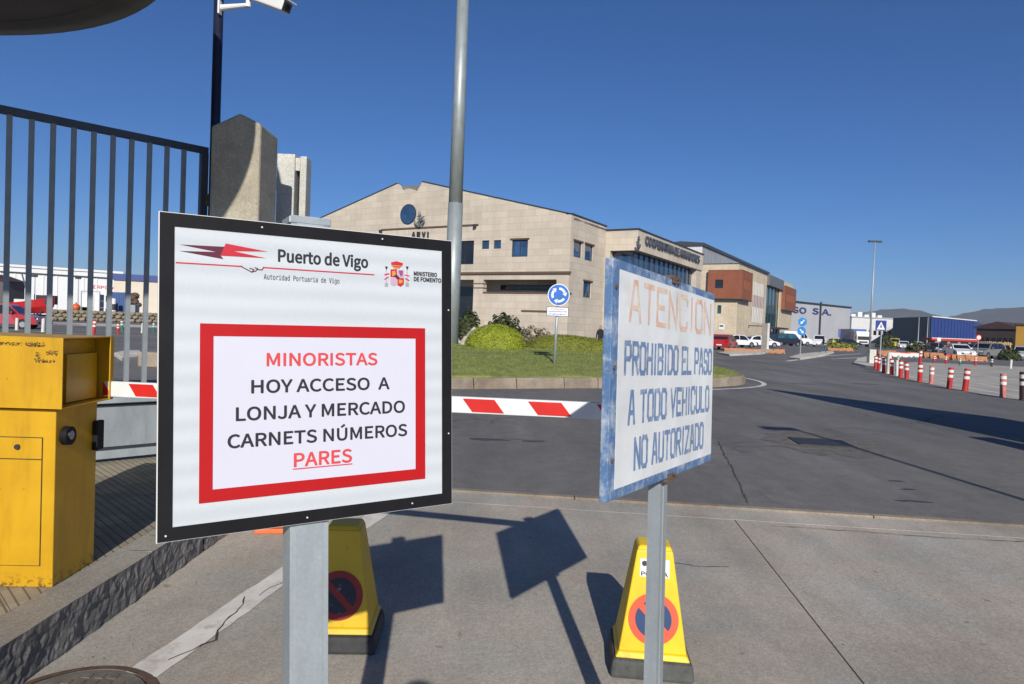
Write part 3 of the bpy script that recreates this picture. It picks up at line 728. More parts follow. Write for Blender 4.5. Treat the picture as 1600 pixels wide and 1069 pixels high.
# ================================================================== barrier with striped boom
piv = Vector((-2.78, 3.73, 1.075)); tip = Vector((.60, 2.875, 1.154)); root = Vector((-2.78, 3.88, .2))
t = thing('barrier', 'red and white striped boom barrier lowered across the lane', 'barrier', root)
MB().box(-.17, .17, -.12, .16, 0, .95).build('cabinet', off_white, t, bevel=.01)
MB().cyl((0, -.2, .875), (0, -.12, .875), .05, n=16).build('pivot', dark_metal, t)
L = (tip - piv).length; ux = (tip - piv).normalized(); uy = Vector((0, 0, 1)).cross(ux).normalized(); uz = ux.cross(uy)
rotb = Matrix((ux, uy, uz)).transposed(); MBm = Matrix.Translation(piv) @ rotb.to_4x4()
def hh(x): return .041 - .006 * x / L
b = MB(); b.add([(-.15, -.018, -.041), (L, -.014, -hh(L)), (L, .014, -hh(L)), (-.15, .018, -.041), (-.15, -.018, .041), (L, -.014, hh(L)), (L, .014, hh(L)), (-.15, .018, .041)],
      [(0, 3, 2, 1), (4, 5, 6, 7), (0, 1, 5, 4), (1, 2, 6, 5), (2, 3, 7, 6), (3, 0, 4, 7)])
arm = b.build('boom_arm', boom_white, t, bevel=.003); arm.matrix_local = Matrix.Translation(-root) @ MBm
MBi = MBm
s_ref = onplane(MBm, 723, 626, off=-.017).x; per = onplane(MBm, 825, 631, off=-.017).x - s_ref
k = -9
while s_ref + k * per < L - .1:
    s = s_ref + k * per; k += 1
    if s < .3: continue
    h = hh(s) * .80; wd = per * .49; sk = per * .15
    yf = -.018 + .004 * (s / L) - .0012
    MB().prism([(s, h), (s + sk, -h), (s + sk + wd, -h), (s + wd, h)], yf - .001, yf + .0035, 'xz').build('red_stripe', boom_red, arm)
MB().box(L, L + .012, -.017, .017, -.038, .038).build('end_cap', dark_metal, arm)

# ================================================================== yellow access terminal
t = thing('access_terminal', 'yellow steel access terminal with open sided hood on the kerb', 'terminal', (-2.36, 3.135, .2), R(3))
HX = .265   # half width, right face at x=+.265
b = MB().box(-HX, HX, 0, .345, 0, .83); body = b.build('body', yellow, t, bevel=.004)
# hood: hollow box, open to the right
x0, x1, y0, y1, zb, zt = -HX - .04, HX + .045, -.035, .40, .838, 1.165; th = .006
b = MB(); b.box(x0, x1, y0, y0 + th, zb, zt).box(x0, x1, y1 - th, y1, zb, zt).box(x0, x1, y0 + th, y1 - th, zt - th, zt).box(x0, x1, y0 + th, y1 - th, zb, zb + th).box(x0, x0 + th, y0 + th, y1 - th, zb + th, zt - th)
hood = b.build('hood', yellow, t)
b = MB(); b.box(x1 - .004, x1 + .002, y1 - .03, y1 + .003, zb + .0, zt); b.build('hood_flange', yellow, hood)
MB().box(x0 + .01, x1 - .085, y0 + .008, y1 - .008, zb + .007, zt - .008).build('reader_unit', yellow, hood, bevel=.01)
MB().box(x1 - .0845, x1 - .062, y0 + .14, y1 - .035, zb + .012, zt - .085).build('reader_face', yellow, hood)
# door on the front
b = ring(-HX + .04, HX - .055, .10, .70, .0035, -.0015, .0008, MB()); b.build('door_seam', shadow_int, t)
MB().box(-HX + .0435, HX - .0585, -.004, 0, .1035, .6965).build('door', yellow, t)
MB().box(-HX + .0435, HX - .0585, -.0055, -.004, .596, .600).build('door_joint', shadow_int, t)
b = MB().cyl((.10, -.004, .655), (.10, -.014, .655), .012, n=14); b.build('lock', dark_metal, t)
b = MB().cyl((HX, .07, .70), (HX + .03, .07, .70), .044, n=24); spk = b.build('call_button', black, t)
MB().cyl((HX + .03, .066, .703), (HX + .036, .066, .703), .021, n=18).build('button_cap', chrome, spk)
MB().box(HX, HX + .028, .30, .365, .585, .735).build('hinge_block', black, t, bevel=.006)
# worn lettering on the hood, no longer legible
b = MB()
def scuff(x, z, w_, h_):
    for _ in range(int(w_ * h_ * 60000)):
        cx, cz = x + random.uniform(0, w_), z + random.uniform(0, h_); r = random.uniform(.0012, .0045)
        b.add([(cx + r * random.uniform(.5, 1.6) * math.cos(a), y0 - .0006, cz + r * random.uniform(.3, 1) * math.sin(a)) for a in (0, 1.2, 2.4, 3.6, 5)], [(0, 1, 2, 3, 4)])
scuff(-.02, zt - .043, .15, .016); scuff(.145, zt - .045, .085, .02); scuff(.185, zt - .115, .09, .014); scuff(.235, zt - .08, .05, .02); scuff(.19, zt - .10, .02, .03)
b.build('worn_print', mat('worn_print', (.09, .055, .012), .7), hood)

# ================================================================== swing gate, pillars, camera pole, canopy
Yl, Yr = 5.28, 6.38
ga = D(0, 165, Yl); gb = D(325, 230, Yr); gdir = Vector((gb.x - ga.x, gb.y - ga.y)).normalized(); grz = math.atan2(gdir.y, gdir.x)
gl = Vector((gb.x, gb.y, .2)); t = thing('swing_gate', 'dark steel swing gate with upright bars and galvanised lower panel', 'gate', gl, grz)
GM = frame_of(gl, grz); HT = 3.04 - .2; W = 3.2
b = MB().box(-W, 0, -.025, .025, HT - .06, HT); b.build('top_rail', steel_dark, t, bevel=.003)
MB().box(-.066, 0, -.03, .03, .02, HT - .0605).build('stile', steel_dark, t, bevel=.003)
MB().box(-W, -W + .066, -.03, .03, .02, HT - .0605).build('stile', steel_dark, t, bevel=.003)
bar = None; xs = []
for px in (285, 260, 234, 204, 175, 146, 115, 83, 48, 12): xs.append(onplane(GM, px, 330).x)
step = (xs[-1] - xs[0]) / 9; k = 0
x = xs[0]
while x > -W + .1:
    me = MB().box(-.0175, .0175, -.0175, .0175, .56, HT - .0605).mesh('bar', steel_pale) if bar is None else bar
    bar = me; link('bar', me, t, loc=(x, 0, 0)); x += step
# galvanised lower panel
MB().box(-W + .067, -.067, -.02, .02, .13, .47).build('lower_panel', galv, t)
b = MB(); b.box(-W + .067, -.067, -.05, .03, .505, .555); b.build('panel_cap', galv_light, t, bevel=.006)
MB().box(-W + .067, -.067, -.035, .025, .03, .10).build('bottom_rail', galv_light, t, bevel=.004)
MB().box(-W + .067, -.067, -.012, .012, .10, .505).build('panel_backing', dark_metal, t)
b = MB()
for z in (.5, 2.0, 2.3): MB().cyl((-.004, -.028, z), (-.004, -.028, z + .11), .016, n=10).build('hinge', rust, t)

pL = D(330, 190, 5.95); pR = D(408, 183, 5.95); wp = pR.x - pL.x
t = thing('concrete_pillar', 'tall weathered washed concrete gate pillar with pointed top', 'pillar', ((pL.x + pR.x) / 2, 5.95, .2))
b = MB(); hw = wp / 2; dp = .44; ze = D(436, 208, 6.39).z - .2; zr = 3.22 - .2
zl = pL.z - .2 - .035
b.add([(-hw, 0, -.02), (hw, 0, -.02), (hw, dp, -.02), (-hw, dp, -.02), (-hw, 0, zl), (hw, 0, zr - .06), (hw, dp, zr - .06), (-hw, dp, zl), (.03, 0, zr + .03), (.03, dp, zr - .02)],
      [(3, 2, 1, 0), (0, 1, 5, 8, 4), (1, 2, 6, 5), (2, 3, 7, 9, 6), (3, 0, 4, 7), (4, 8, 9, 7), (8, 5, 6, 9)])
b.build('shaft', pillar_mat, t, bevel=.02)
p0 = D(438, 240, 7.0); p1 = D(461, 240, 7.0); p2 = D(478, 245, 7.0)
t = thing('gate_guide_post', 'pale concrete guide post with a dark slot right of the pillar', 'post', (p0.x, 7.0, .2 - .2))
wA = p1.x - p0.x; wB = p2.x - p0.x; zt_ = p0.z
MB().box(-.03, wA, 0, .16, -.02, zt_).build('front_slab', pale_mat, t, bevel=.006)
MB().box(wA + .045, wB, .03, .2, -.02, zt_ - .012).build('rear_slab', pale_mat, t, bevel=.006)
MB().box(wA, wA + .045, .12, .19, -.02, zt_ - .16).build('slot', shadow_int, t)
MB().box(wA, wA + .045, .03, .19, zt_ - .159, zt_ - .03).build('slot_head', pale_mat, t)
b = MB().box(-.045, -.031, .04, .1, zt_ - .36, zt_ - .24); b.build('catch', rust, t)

pp = D(337, 180, 6.25)
t = thing('camera_pole', 'slim dark pole carrying a white security camera behind the pillar', 'pole', (pp.x, 6.25, 0))
MB().cyl((0, 0, .0), (0, 0, 4.9), .043, .041, 16).build('shaft', navy, t, smooth=True)
MB().cyl((0, 0, .198), (0, 0, .215), .1, n=16).build('base_flange', navy, t)
Cc = frame_of((pp.x, 6.25, 0))
q = lambda px, py, off=-.06: onplane(Cc, px, py, off=off)
a = q(345, 10); c = q(388, 8)
t2 = thing('security_camera', 'white box shaped security camera on a short arm at the pole top', 'camera', Cc @ Vector((a.x - .012, -.0, a.z)))
o_ = Vector((a.x - .012, 0, a.z))
b = MB().box(-.012, .004, -.075, .01, -.065, .06); b.build('wall_plate', white, t2, bevel=.003)
e = c - o_; b = MB(); b.cyl((.004, -.03, 0), (e.x, -.06, e.z + .0), .028, .017, 12).cyl((e.x, -.06, e.z - .018), (e.x, -.06, e.z + .075), .022, n=12); b.build('arm', white, t2, smooth=False)
d0 = Vector((.86, -.42, -.36)).normalized(); st_ = Vector((e.x + .02, -.05, e.z + .10)); fr_ = (q(441, 9, -.22) - o_)
d0 = (fr_ - st_).normalized(); sd = d0.cross(Vector((0, 0, 1))).normalized(); upv = sd.cross(d0)
def obox(mb, c, dx, dy, dz, a, bb, cc):
    vs = [c + dx * i * a + dy * j * bb + dz * k * cc for k in (-1, 1) for j in (-1, 1) for i in (-1, 1)]
    return mb.add(vs, [(0, 2, 3, 1), (4, 5, 7, 6), (0, 1, 5, 4), (2, 6, 7, 3), (0, 4, 6, 2), (1, 3, 7, 5)])
ln = (fr_ - st_).length / 2 + .06; mid = (fr_ + st_) / 2
body_c = obox(MB(), mid, d0, sd, upv, ln, .052, .046).build('housing', white, t2, bevel=.012)
obox(MB(), mid + upv * .055 + d0 * .02, d0, sd, upv, ln + .015, .062, .005).build('sunshield', white, t2, bevel=.002)
obox(MB(), mid + d0 * (ln + .002), d0, sd, upv, .004, .044, .039).build('front_glass', glass_dark, t2)
MB().cyl(mid + d0 * (ln + .006), mid + d0 * (ln + .012), .024, n=14).build('lens', black, t2)

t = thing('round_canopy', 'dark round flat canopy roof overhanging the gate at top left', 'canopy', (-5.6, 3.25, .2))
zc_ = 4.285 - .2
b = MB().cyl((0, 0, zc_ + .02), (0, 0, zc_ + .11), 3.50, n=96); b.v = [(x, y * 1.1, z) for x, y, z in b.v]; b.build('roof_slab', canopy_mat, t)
b = MB(); n = 96; vs = []
for i in range(n):
    a = 2 * math.pi * i / n
    for r, z in ((3.53, zc_ + .12), (3.54, zc_ + .04), (3.52, zc_ + .004), (3.30, zc_ + .0), (3.27, zc_ + .025)): vs.append((r * math.cos(a), 1.1 * r * math.sin(a), z))
b.add(vs, [(5 * i + j, 5 * ((i + 1) % n) + j, 5 * ((i + 1) % n) + j + 1, 5 * i + j + 1) for i in range(n) for j in range(4)])
b.build('rim', canopy_edge, t, smooth=True)
MB().cyl((0, 0, 0), (0, 0, zc_ + .03), .24, n=24).build('column', off_white, t, smooth=True)
# ================================================================== ROUNDABOUT ISLAND
def catmull(P, n=8):
    out = []
    for i in range(len(P)):
        p0, p1, p2, p3 = [Vector(P[(i + k) % len(P)]) for k in (-1, 0, 1, 2)]
        for j in range(n):
            u = j / n; out.append(.5 * ((2 * p1) + (p2 - p0) * u + (2 * p0 - 5 * p1 + 4 * p2 - p3) * u * u + (3 * p1 - p0 - 3 * p2 + p3) * u ** 3))
    return out
ISL = catmull([(-6.2, 16.6), (-4.2, 15.0), (-1.3, 15.75), (1.65, 17.15), (5.2, 18.8), (7.35, 21.3), (7.3, 25), (4.5, 30), (-1, 33.5), (-6, 34), (-8, 28), (-7.6, 21)], 8)
def inside(x, y):
    c = False; n = len(ISL)
    for i in range(n):
        a, d = ISL[i], ISL[(i + 1) % n]
        if (a.y > y) != (d.y > y) and x < (d.x - a.x) * (y - a.y) / (d.y - a.y) + a.x: c = not c
    return c
def edge_d(x, y):
    p = Vector((x, y)); m_ = 1e9; n = len(ISL)
    for i in range(n):
        a, d = ISL[i], ISL[(i + 1) % n]; e = d - a; t_ = max(0, min(1, (p - a).dot(e) / e.length_squared)); m_ = min(m_, (p - a - e * t_).length)
    return m_
def isl_z(x, y):
    d = edge_d(x, y); return .22 + .50 * (1 - math.exp(-d / 2.2)) + .018 * math.sin(x * 2.1 + y) + .012 * math.sin(y * 3.3 - x)
isl_c = Vector((0, 24)); cen = sum((p for p in ISL), Vector((0, 0))) / len(ISL)
b = MB(); rings = [1.0, .985, .95, .9, .83, .75, .65, .5, .3, .1]; N = len(ISL); vs = []
for r in rings:
    for p in ISL:
        q_ = cen + (p - cen) * r; q_ = q_ + (cen - q_).normalized() * (.2 if r == 1 else .0); vs.append((q_.x, q_.y, isl_z(q_.x, q_.y) if r < 1 else .21))
b.add(vs, [(j * N + i, j * N + (i + 1) % N, (j + 1) * N + (i + 1) % N, (j + 1) * N + i) for j in range(len(rings) - 1) for i in range(N)] + [tuple((len(rings) - 1) * N + i for i in range(N))])
island = tag(b.build('grass_island', turf_mat, smooth=True), kind='structure')
# kerb stones round the visible front of the island
per_ = [0]
for i in range(N): per_.append(per_[-1] + (ISL[(i + 1) % N] - ISL[i]).length)
def at_s(s):
    s %= per_[-1]
    for i in range(N):
        if per_[i + 1] >= s: return ISL[i].lerp(ISL[(i + 1) % N], (s - per_[i]) / (per_[i + 1] - per_[i]))
s = 0
while s < per_[-1] - .5:
    L = min(random.uniform(.95, 1.35), per_[-1] - s); g = .012; b = MB(); vs = []; k = 6
    for i in range(k + 1):
        u = s + g + (L - 2 * g) * i / k; p = at_s(u); d = (at_s(u + .05) - at_s(u - .05)).normalized(); nn = Vector((-d.y, d.x))
        r = lambda a: random.uniform(-a, a)
        o1 = p; o2 = p + nn * .04; o3 = p + nn * .22
        vs += [(o1.x, o1.y, -.03), (o2.x + r(.008), o2.y + r(.008), .2 + r(.012)), ((o2 + nn * .02).x, (o2 + nn * .02).y, .245 + r(.01)), (o3.x, o3.y, .248 + r(.006)), (o3.x, o3.y, -.03)]
    b.add(vs, [(5 * i + j, 5 * (i + 1) + j, 5 * (i + 1) + j + 1, 5 * i + j + 1) for i in range(k) for j in range(4)] + [(0, 1, 2, 3, 4), tuple(5 * k + j for j in (4, 3, 2, 1, 0))])
    b.build('kerb_stone', island_kerb_mat, island); s += L
# grass blades
b = MB(); cnt = 0
while cnt < 26000:
    x, y = random.uniform(-3.5, 7.4), 15.2 + 11 * random.random() ** 1.4
    if not inside(x, y) or edge_d(x, y) < .2: continue
    z = isl_z(x, y) - .01; h = random.uniform(.03, .075); a = random.uniform(0, 6.28); w_ = random.uniform(.005, .010); l = random.uniform(-.03, .03)
    b.add([(x - w_ * math.cos(a), y - w_ * math.sin(a), z), (x + w_ * math.cos(a), y + w_ * math.sin(a), z), (x + l, y + random.uniform(-.03, .03), z + h)], [(0, 1, 2)]); cnt += 1
tag(b.build('grass', grass_mat), 'short patchy lawn growing on the roundabout island', 'grass', kind='stuff')
# white edge line round the end of the island
stripe([tuple(at_s(u) + ((at_s(u) - cen).normalized() * .55)) for u in np.linspace(9.5, 24, 30)], .14, 'road_marking', z=-.007, jag=.01)

def foliage(mb, c, r, n, size, shell=.35, tidy=False):
    """leaf faces spread through an ellipsoidal crown, denser towards its skin"""
    for _ in range(n):
        d = Vector((random.gauss(0, 1), random.gauss(0, 1), random.gauss(0, 1))).normalized()
        if d.z < -.35: d.z = -d.z * .5
        if tidy and d.y > .55: d.y = -d.y
        lump = 1 + .07 * math.sin(d.x * 7 + c[0] * 3) * math.sin(d.y * 6 + c[1]) + .09 * math.sin(d.z * 9 + d.x * 11)
        if tidy: lump = 1 + .05 * mathutils.noise.noise(d * 3.5 + Vector(c)) + .03 * mathutils.noise.noise(d * 9)
        k = (1 - shell * random.random() ** 1.6) * lump
        p = Vector((c[0] + d.x * r[0] * k, c[1] + d.y * r[1] * k, c[2] + d.z * r[2] * k))
        n_ = (d * 1.2 + Vector((random.uniform(-.7, .7), random.uniform(-.9, .5), random.uniform(-.2, .9))) * (.8 if tidy else 1)).normalized()
        a = n_.orthogonal().normalized(); a.rotate(Matrix.Rotation(random.uniform(0, 6.28), 3, n_)); e = n_.cross(a); s_ = size * random.uniform(.6, 1.3)
        mb.add([p - a * s_, p + e * s_ * .6, p + a * s_, p - e * s_ * .6], [(0, 1, 2, 3)])
def shrub(name, label, px, py, Y, r, m, n, size, trunk=.12, blobs=None, group=None, cat='shrub', tidy=False):
    p = D(px, py, Y); z = isl_z(p.x, p.y) - .02 if inside(p.x, p.y) else 0
    t = thing(name, label, cat, (p.x, p.y, z), group=group)
    b = MB()
    for i in range(7):
        a = i * .9; q_ = Vector((math.cos(a) * r[0] * .55, math.sin(a) * r[1] * .55, r[2] * random.uniform(.6, .95)))
        b.cyl((math.cos(a) * .06, math.sin(a) * .06, -.03), q_, .028, .01, 5)
    b.build('stems', bark, t)
    b = MB()
    for (cx, cy, cz, k) in (blobs or [(0, 0, 0, 1)]): foliage(b, (cx * r[0], cy * r[1], trunk + r[2] * (.12 + cz)), (r[0] * k, r[1] * k, r[2] * k * .95), int(n * k * k), size, .10 if tidy else .35, tidy)
    b.build('foliage', m, t); return t
shrub('clipped_shrub', 'rounded lime green clipped shrub left of the roundabout sign', 774, 536, 24.0, (1.06, .9, .78), leaf_lime, 19000, .026, .05, tidy=True)
shrub('low_hedge', 'long low olive green hedge right behind the roundabout sign', 893, 541, 25.5, (1.62, .7, .66), leaf_olive, 16000, .028, .02, [(-.25, 0, 0, .85), (.35, .1, -.05, .78), (0, 0, .02, .8)], tidy=True)
shrub('dark_bush', 'dark feathery bush behind the lime green shrub', 787, 512, 30.0, (.95, .7, 1.25), leaf_dark, 2600, .10, .25, [(0, 0, .1, .8), (.55, 0, -.15, .62), (-.4, 0, -.1, .6)])
shrub('dark_bush', 'dark leafy bush right beside the tall steel mast', 733, 512, 30.5, (.55, .5, 1.3), leaf_dark, 1700, .10, .3, [(0, 0, .05, .85), (.3, 0, -.35, .6)])
shrub('dry_bush', 'pale dry twiggy bush between the dark bush and hedge', 833, 522, 29.0, (.85, .5, .8), leaf_dry, 1300, .07, .1)
p = D(722, 533, 27.5)
for (px, py, Y, s_, lab) in ((731, 522, 27.0, .55, 'pale upright boulder leaning beside the lime green shrub'), (722, 534, 26.0, .28, 'small pale flat rock at the foot of the steel mast')):
    p = D(px, py, Y); b = MB().ball((0, 0, s_ * .5), (s_ * .42, s_ * .4, s_ * .85), 9, 6)
    b.v = [(x + .35 * max(0, z) + random.uniform(-.06, .06) * s_, y + random.uniform(-.06, .06) * s_, z + random.uniform(-.05, .05) * s_) for x, y, z in b.v]
    o = b.build('boulder', mat('pale_rock', (.42, .38, .31), .9, var=.25, vs=4, bmp=.4, bs=12), loc=(p.x, p.y, isl_z(p.x, p.y) - .02)); tag(o, lab, 'rock')

# roundabout sign
Y = 18.9; p = D(866, 565, Y); zg = isl_z(p.x, p.y)
t = thing('roundabout_sign', 'round blue roundabout sign with white plate standing on the grass', 'sign', (p.x, p.y, zg - .02), R(4))
RM = frame_of((p.x, p.y, zg - .02), R(4)); c = onplane(RM, 873, 461, off=-.06)
MB().cyl((0, 0, -.1), (c.x, 0, c.z + .12), .038, n=14).build('post', galv_light, t, smooth=True)
rr = .305
dsc = MB().cyl((c.x, -.058, c.z), (c.x, -.044, c.z), rr, n=40).build('disc', traffic_blue, t)
MB().disc((c.x, c.z), rr, -.0595, 40, r_in=rr * .93).build('white_ring', white, dsc)
for k in range(3):
    a0 = 100 + 120 * k; b = MB().disc((c.x, c.z), rr * .68, -.061, 10, r_in=rr * .47, a0=a0 - 78, a1=a0 - 12)
    a = R(a0 - 82); tx, tz = -math.sin(a), math.cos(a); cx_, cz_ = c.x + math.cos(a) * rr * .575, c.z + math.sin(a) * rr * .575
    cr, sr = math.cos(a), math.sin(a); w_ = rr * .22
    b.add([(cx_ + cr * w_, -.0612, cz_ + sr * w_), (cx_ - cr * w_, -.0612, cz_ - sr * w_), (cx_ - tx * rr * .3, -.0612, cz_ - tz * rr * .3)], [(0, 1, 2)])
    b.build('arrow', white, dsc)
a, d = onplane(RM, 854.5, 479, off=-.06), onplane(RM, 888, 495, off=-.06)
pl = MB().box(a.x, d.x, -.058, -.046, d.z, a.z).build('plate', white, t)
ring(a.x, d.x, d.z, a.z, .014, -.0595, -.0585, MB()).build('plate_border', dark_metal, pl)
hh_ = a.z - d.z
for f0, f1, m_, ins in ((.68, .84, red_ink, .12), (.42, .58, traffic_blue, .05), (.14, .30, traffic_blue, .05)):   # print too small to read
    b = MB(); x = a.x + ins
    while x < d.x - ins - .02:
        w_ = random.uniform(.012, .03); b.box(x, x + w_, -.0594, -.0588, d.z + hh_ * (f0 + random.uniform(0, .05)), d.z + hh_ * (f1 - random.uniform(0, .05))); x += w_ + random.uniform(.006, .014)
    tag(b.build('plate_print', m_, pl), kind='stuff')

# high mast
p = D(704, 534, 28.0)
t = thing('high_mast', 'tall thick grey steel lighting mast rising out of the picture', 'mast', (p.x, 28.0, .2))
zj = D(707, 318, 28).z - .2
b = MB().cyl((0, 0, 0), (0, 0, zj), .325, .305, 20); b.build('lower_section', mast_mat, t, smooth=True)
MB().cyl((0, 0, zj), (0, 0, 15.2), .285, .235, 20).build('middle_section', mast_mat, t, smooth=True)
MB().cyl((0, 0, 15.2), (0, 0, 25), .225, .16, 20).build('upper_section', mast_mat, t, smooth=True)
MB().cyl((0, 0, -.05), (0, 0, .06), .5, n=24).build('base_flange', mast_mat, t)
MB().cyl((0, 0, 24.6), (0, 0, 25), .9, n=24).build('headframe', mast_mat, t)
for i in range(6):
    a = i * math.pi / 3; MB().box(-.25, .25, -.18, .18, 24.25, 24.6).build('floodlight', dark_metal, t).location = (1.05 * math.cos(a), 1.05 * math.sin(a), 0)

# ================================================================== BUILDINGS
def grid_wall(mb, x0, x1, z0, z1, holes, y0, y1, mi=0):
    """wall slab in the xz plane with rectangular openings"""
    X = sorted({x0, x1, *[h[0] for h in holes], *[h[1] for h in holes]}); Z = sorted({z0, z1, *[h[2] for h in holes], *[h[3] for h in holes]})
    X = [x for x in X if x0 <= x <= x1]; Z = [z for z in Z if z0 <= z <= z1]
    for i in range(len(X) - 1):
        run = None
        for j in range(len(Z) - 1):
            cx, cz = (X[i] + X[i + 1]) / 2, (Z[j] + Z[j + 1]) / 2
            hole = any(h[0] < cx < h[1] and h[2] < cz < h[3] for h in holes)
            if not hole:
                if run is None: run = [Z[j], Z[j + 1]]
                else: run[1] = Z[j + 1]
            if (hole or j == len(Z) - 2) and run is not None: mb.box(X[i], X[i + 1], y0, y1, run[0], run[1], mi); run = None
    return mb
def swap(mb):   # wall built in xz, turned so it runs along y and faces +x: (x, y, z) -> (-y, x, z)
    mb.v = [(-y, x, z) for x, y, z in mb.v]; mb.f = [f for f in mb.f]; return mb
def window(parent, r, y, side=False, mullions=2, pane_m=glass_sky, lintel=True, off=0.0):
    """frame, panes and lintel in an opening r = x0, x1, z0, z1; y = face of the wall"""
    x0, x1, z0, z1 = r; f = .05
    fr_ = ring(x0, x1, z0, z1, f, y + .08, y + .16, MB())
    for k in range(1, mullions): xm = x0 + (x1 - x0) * k / mullions; fr_.box(xm - .02, xm + .02, y + .085, y + .155, z0 + f, z1 - f)
    def fin(mb, name, m, par):
        if side: swap(mb); mb.v = [(x + off, yy, z) for x, yy, z in mb.v]
        return mb.build(name, m, par)
    wf = fin(fr_, 'window', dark_metal, parent)
    for k in range(mullions):
        a = x0 + f + (x1 - x0 - 2 * f) * k / mullions; c = x0 + f + (x1 - x0 - 2 * f) * (k + 1) / mullions
        fin(MB().box(a + .004, c - .004, y + .11, y + .13, z0 + f, z1 - f), 'pane', pane_m, wf)
    if lintel: fin(MB().box(x0 - .12, x1 + .12, y - .07, y + .02, z1 + .002, z1 + .10), 'lintel', rust, wf)
    return wf

K = Vector((3.6, 45.0, 0)); BR = math.atan2(-.515, .857)
bldA = thing('cooperative_building', 'sandstone gabled building with round sky tinted window and anchor emblem', 'building', K, BR)
KM = frame_of(K, BR)
A = lambda px, py, off=0.0: onplane(KM, px, py, off=off)
def rectA(x0, y0, x1, y1, off=0.0):
    a, c = A(x0, y0, off), A(x1, y1, off); return (a.x, c.x, min(a.z, c.z), max(a.z, c.z))
zE = 8.95; zF = A(815, 426).z; zS = A(815, 459).z
LX = -26.5
w_small1 = rectA(753, 376, 764, 389); w_small2 = rectA(771.5, 375.5, 782.5, 388.5); w_mid = rectA(800, 375, 824, 401)
w_left = rectA(712, 377, 739.5, 413)
zr0 = zE - .7
b = MB(); grid_wall(b, LX, 0, zF, zr0, [w_small1, w_small2, w_mid, w_left], 0, .35)
b.build('upper_wall', stone, bldA)
# gable with the notch
ap1, ap2 = A(621, 287), A(660, 284); n1, n2 = A(627, 299), A(651, 300); ar = [A(634, 295.5), A(639, 294.5), A(645, 296)]
poly = [(LX, zr0), (0, zr0), (0, zE), (ap2.x, ap2.z), (n2.x, n2.z)] + [(v.x, v.z) for v in ar[::-1]] + [(n1.x, n1.z), (ap1.x, ap1.z), (LX, zE - .05)]
gb_ = MB().prism(poly, 0, .35, 'xz'); me = gb_.mesh('gable', stone); bm = bmesh.new(); bm.from_mesh(me); bmesh.ops.triangulate(bm, faces=[f for f in bm.faces if len(f.verts) > 4]); bm.to_mesh(me); bm.free(); link('gable', me, bldA)
# dark coping along the slopes
def coping(a, c, wd=.055, y0=-.06, y1=.45):
    d = Vector((c[0] - a[0], c[1] - a[1])).normalized(); n = Vector((-d.y, d.x)) * wd
    if n.y < 0: n = -n
    MB().prism([(a[0], a[1] + .002), (c[0], c[1] + .002), (c[0] + n.x, c[1] + n.y), (a[0] + n.x, a[1] + n.y)], y0, y1, 'xz').build('coping', dark_metal, bldA)
coping((ap2.x, ap2.z), (0.02, zE)); coping((LX, zE - .05), (ap1.x, ap1.z))
# roof slabs behind the gable
MB().prism([(ap2.x, ap2.z - .15), (0, zE - .15), (0, zE - .3), (LX, zE - .3), (LX, zE - .2), (ap1.x, ap1.z - .15)], .36, 22, 'xz').build('roof', mat('roof_grey', (.16, .155, .15), .8), bldA)
for r, mul in ((w_small1, 1), (w_small2, 1), (w_mid, 2)): window(bldA, r, 0, mullions=mul, lintel=(mul == 2))
window(bldA, w_left, 0, mullions=2, pane_m=glass_dark, lintel=False)
# string course at floor level and projecting porch roof
xP0 = A(745, 430).x; xP1 = 0.0
MB().box(LX, .12, -.16, -.002, zF - .10, zF + .05).build('string_course', rust, bldA)
zP = A(815, 437).z
MB().box(LX, -.002, -.03, .35, zP, zF - .101).build('beam', stone, bldA)
cA = rectA(741, 437, 752.5, 520); cB = rectA(873, 437, 884, 520)
MB().box(cA[0], cA[1], -.06, .42, -.05, zP - .002).build('column', stone, bldA)
MB().box(-.9, -.0, -.05, .38, zS, zP - .002).build('column', stone, bldA)
for dz in (.25, .55): MB().box(cA[0] - .03, cA[1] + .03, -.09, .45, zP - dz - .06, zP - dz).build('column_band', rust, bldA)
MB().box(cA[1] + .004, .0, .0, .35, -.05, zS).build('lower_wall', stone, bldA)
MB().box(cA[1] + .004, .05, -.05, .36, zS + .002, zS + .10).build('sill', rust, bldA)
MB().box(LX, -.36, 1.75, 2.0, -.05, zF - .003).build('recessed_wall', stone, bldA)
sw = rectA(783, 446, 870, 457, 1.75); sw = (sw[0], sw[1], zS + .35, zP - .25)
fr_ = ring(sw[0], sw[1], sw[2], sw[3], .06, 1.68, 1.745, MB()); wf = fr_.build('strip_window', dark_metal, bldA)
for k in range(7):
    w_ = (sw[1] - sw[0] - .12) / 7; MB().box(sw[0] + .06 + k * w_ + .03, sw[0] + .06 + (k + 1) * w_ - .03, 1.70, 1.735, sw[2] + .06, sw[3] - .06).build('pane', glass_dark, wf)
MB().box(LX, -.36, .36, 1.74, zF - .25, zF - .102).build('porch_ceiling', stone, bldA)
MB().box(-11.5, cA[0] - .4, 1.66, 1.74, -.05, zP - .4).build('entrance_glazing', glass_dark, bldA)
z1_ = A(835, 486).z; MB().box(A(815, 484).x, .03, -.06, -.002, z1_ - .06, z1_ + .05).build('plinth_band', rust, bldA)
MB().box(LX, cA[0], -.02, .34, -.05, .7).build('plinth_wall', stone, bldA)
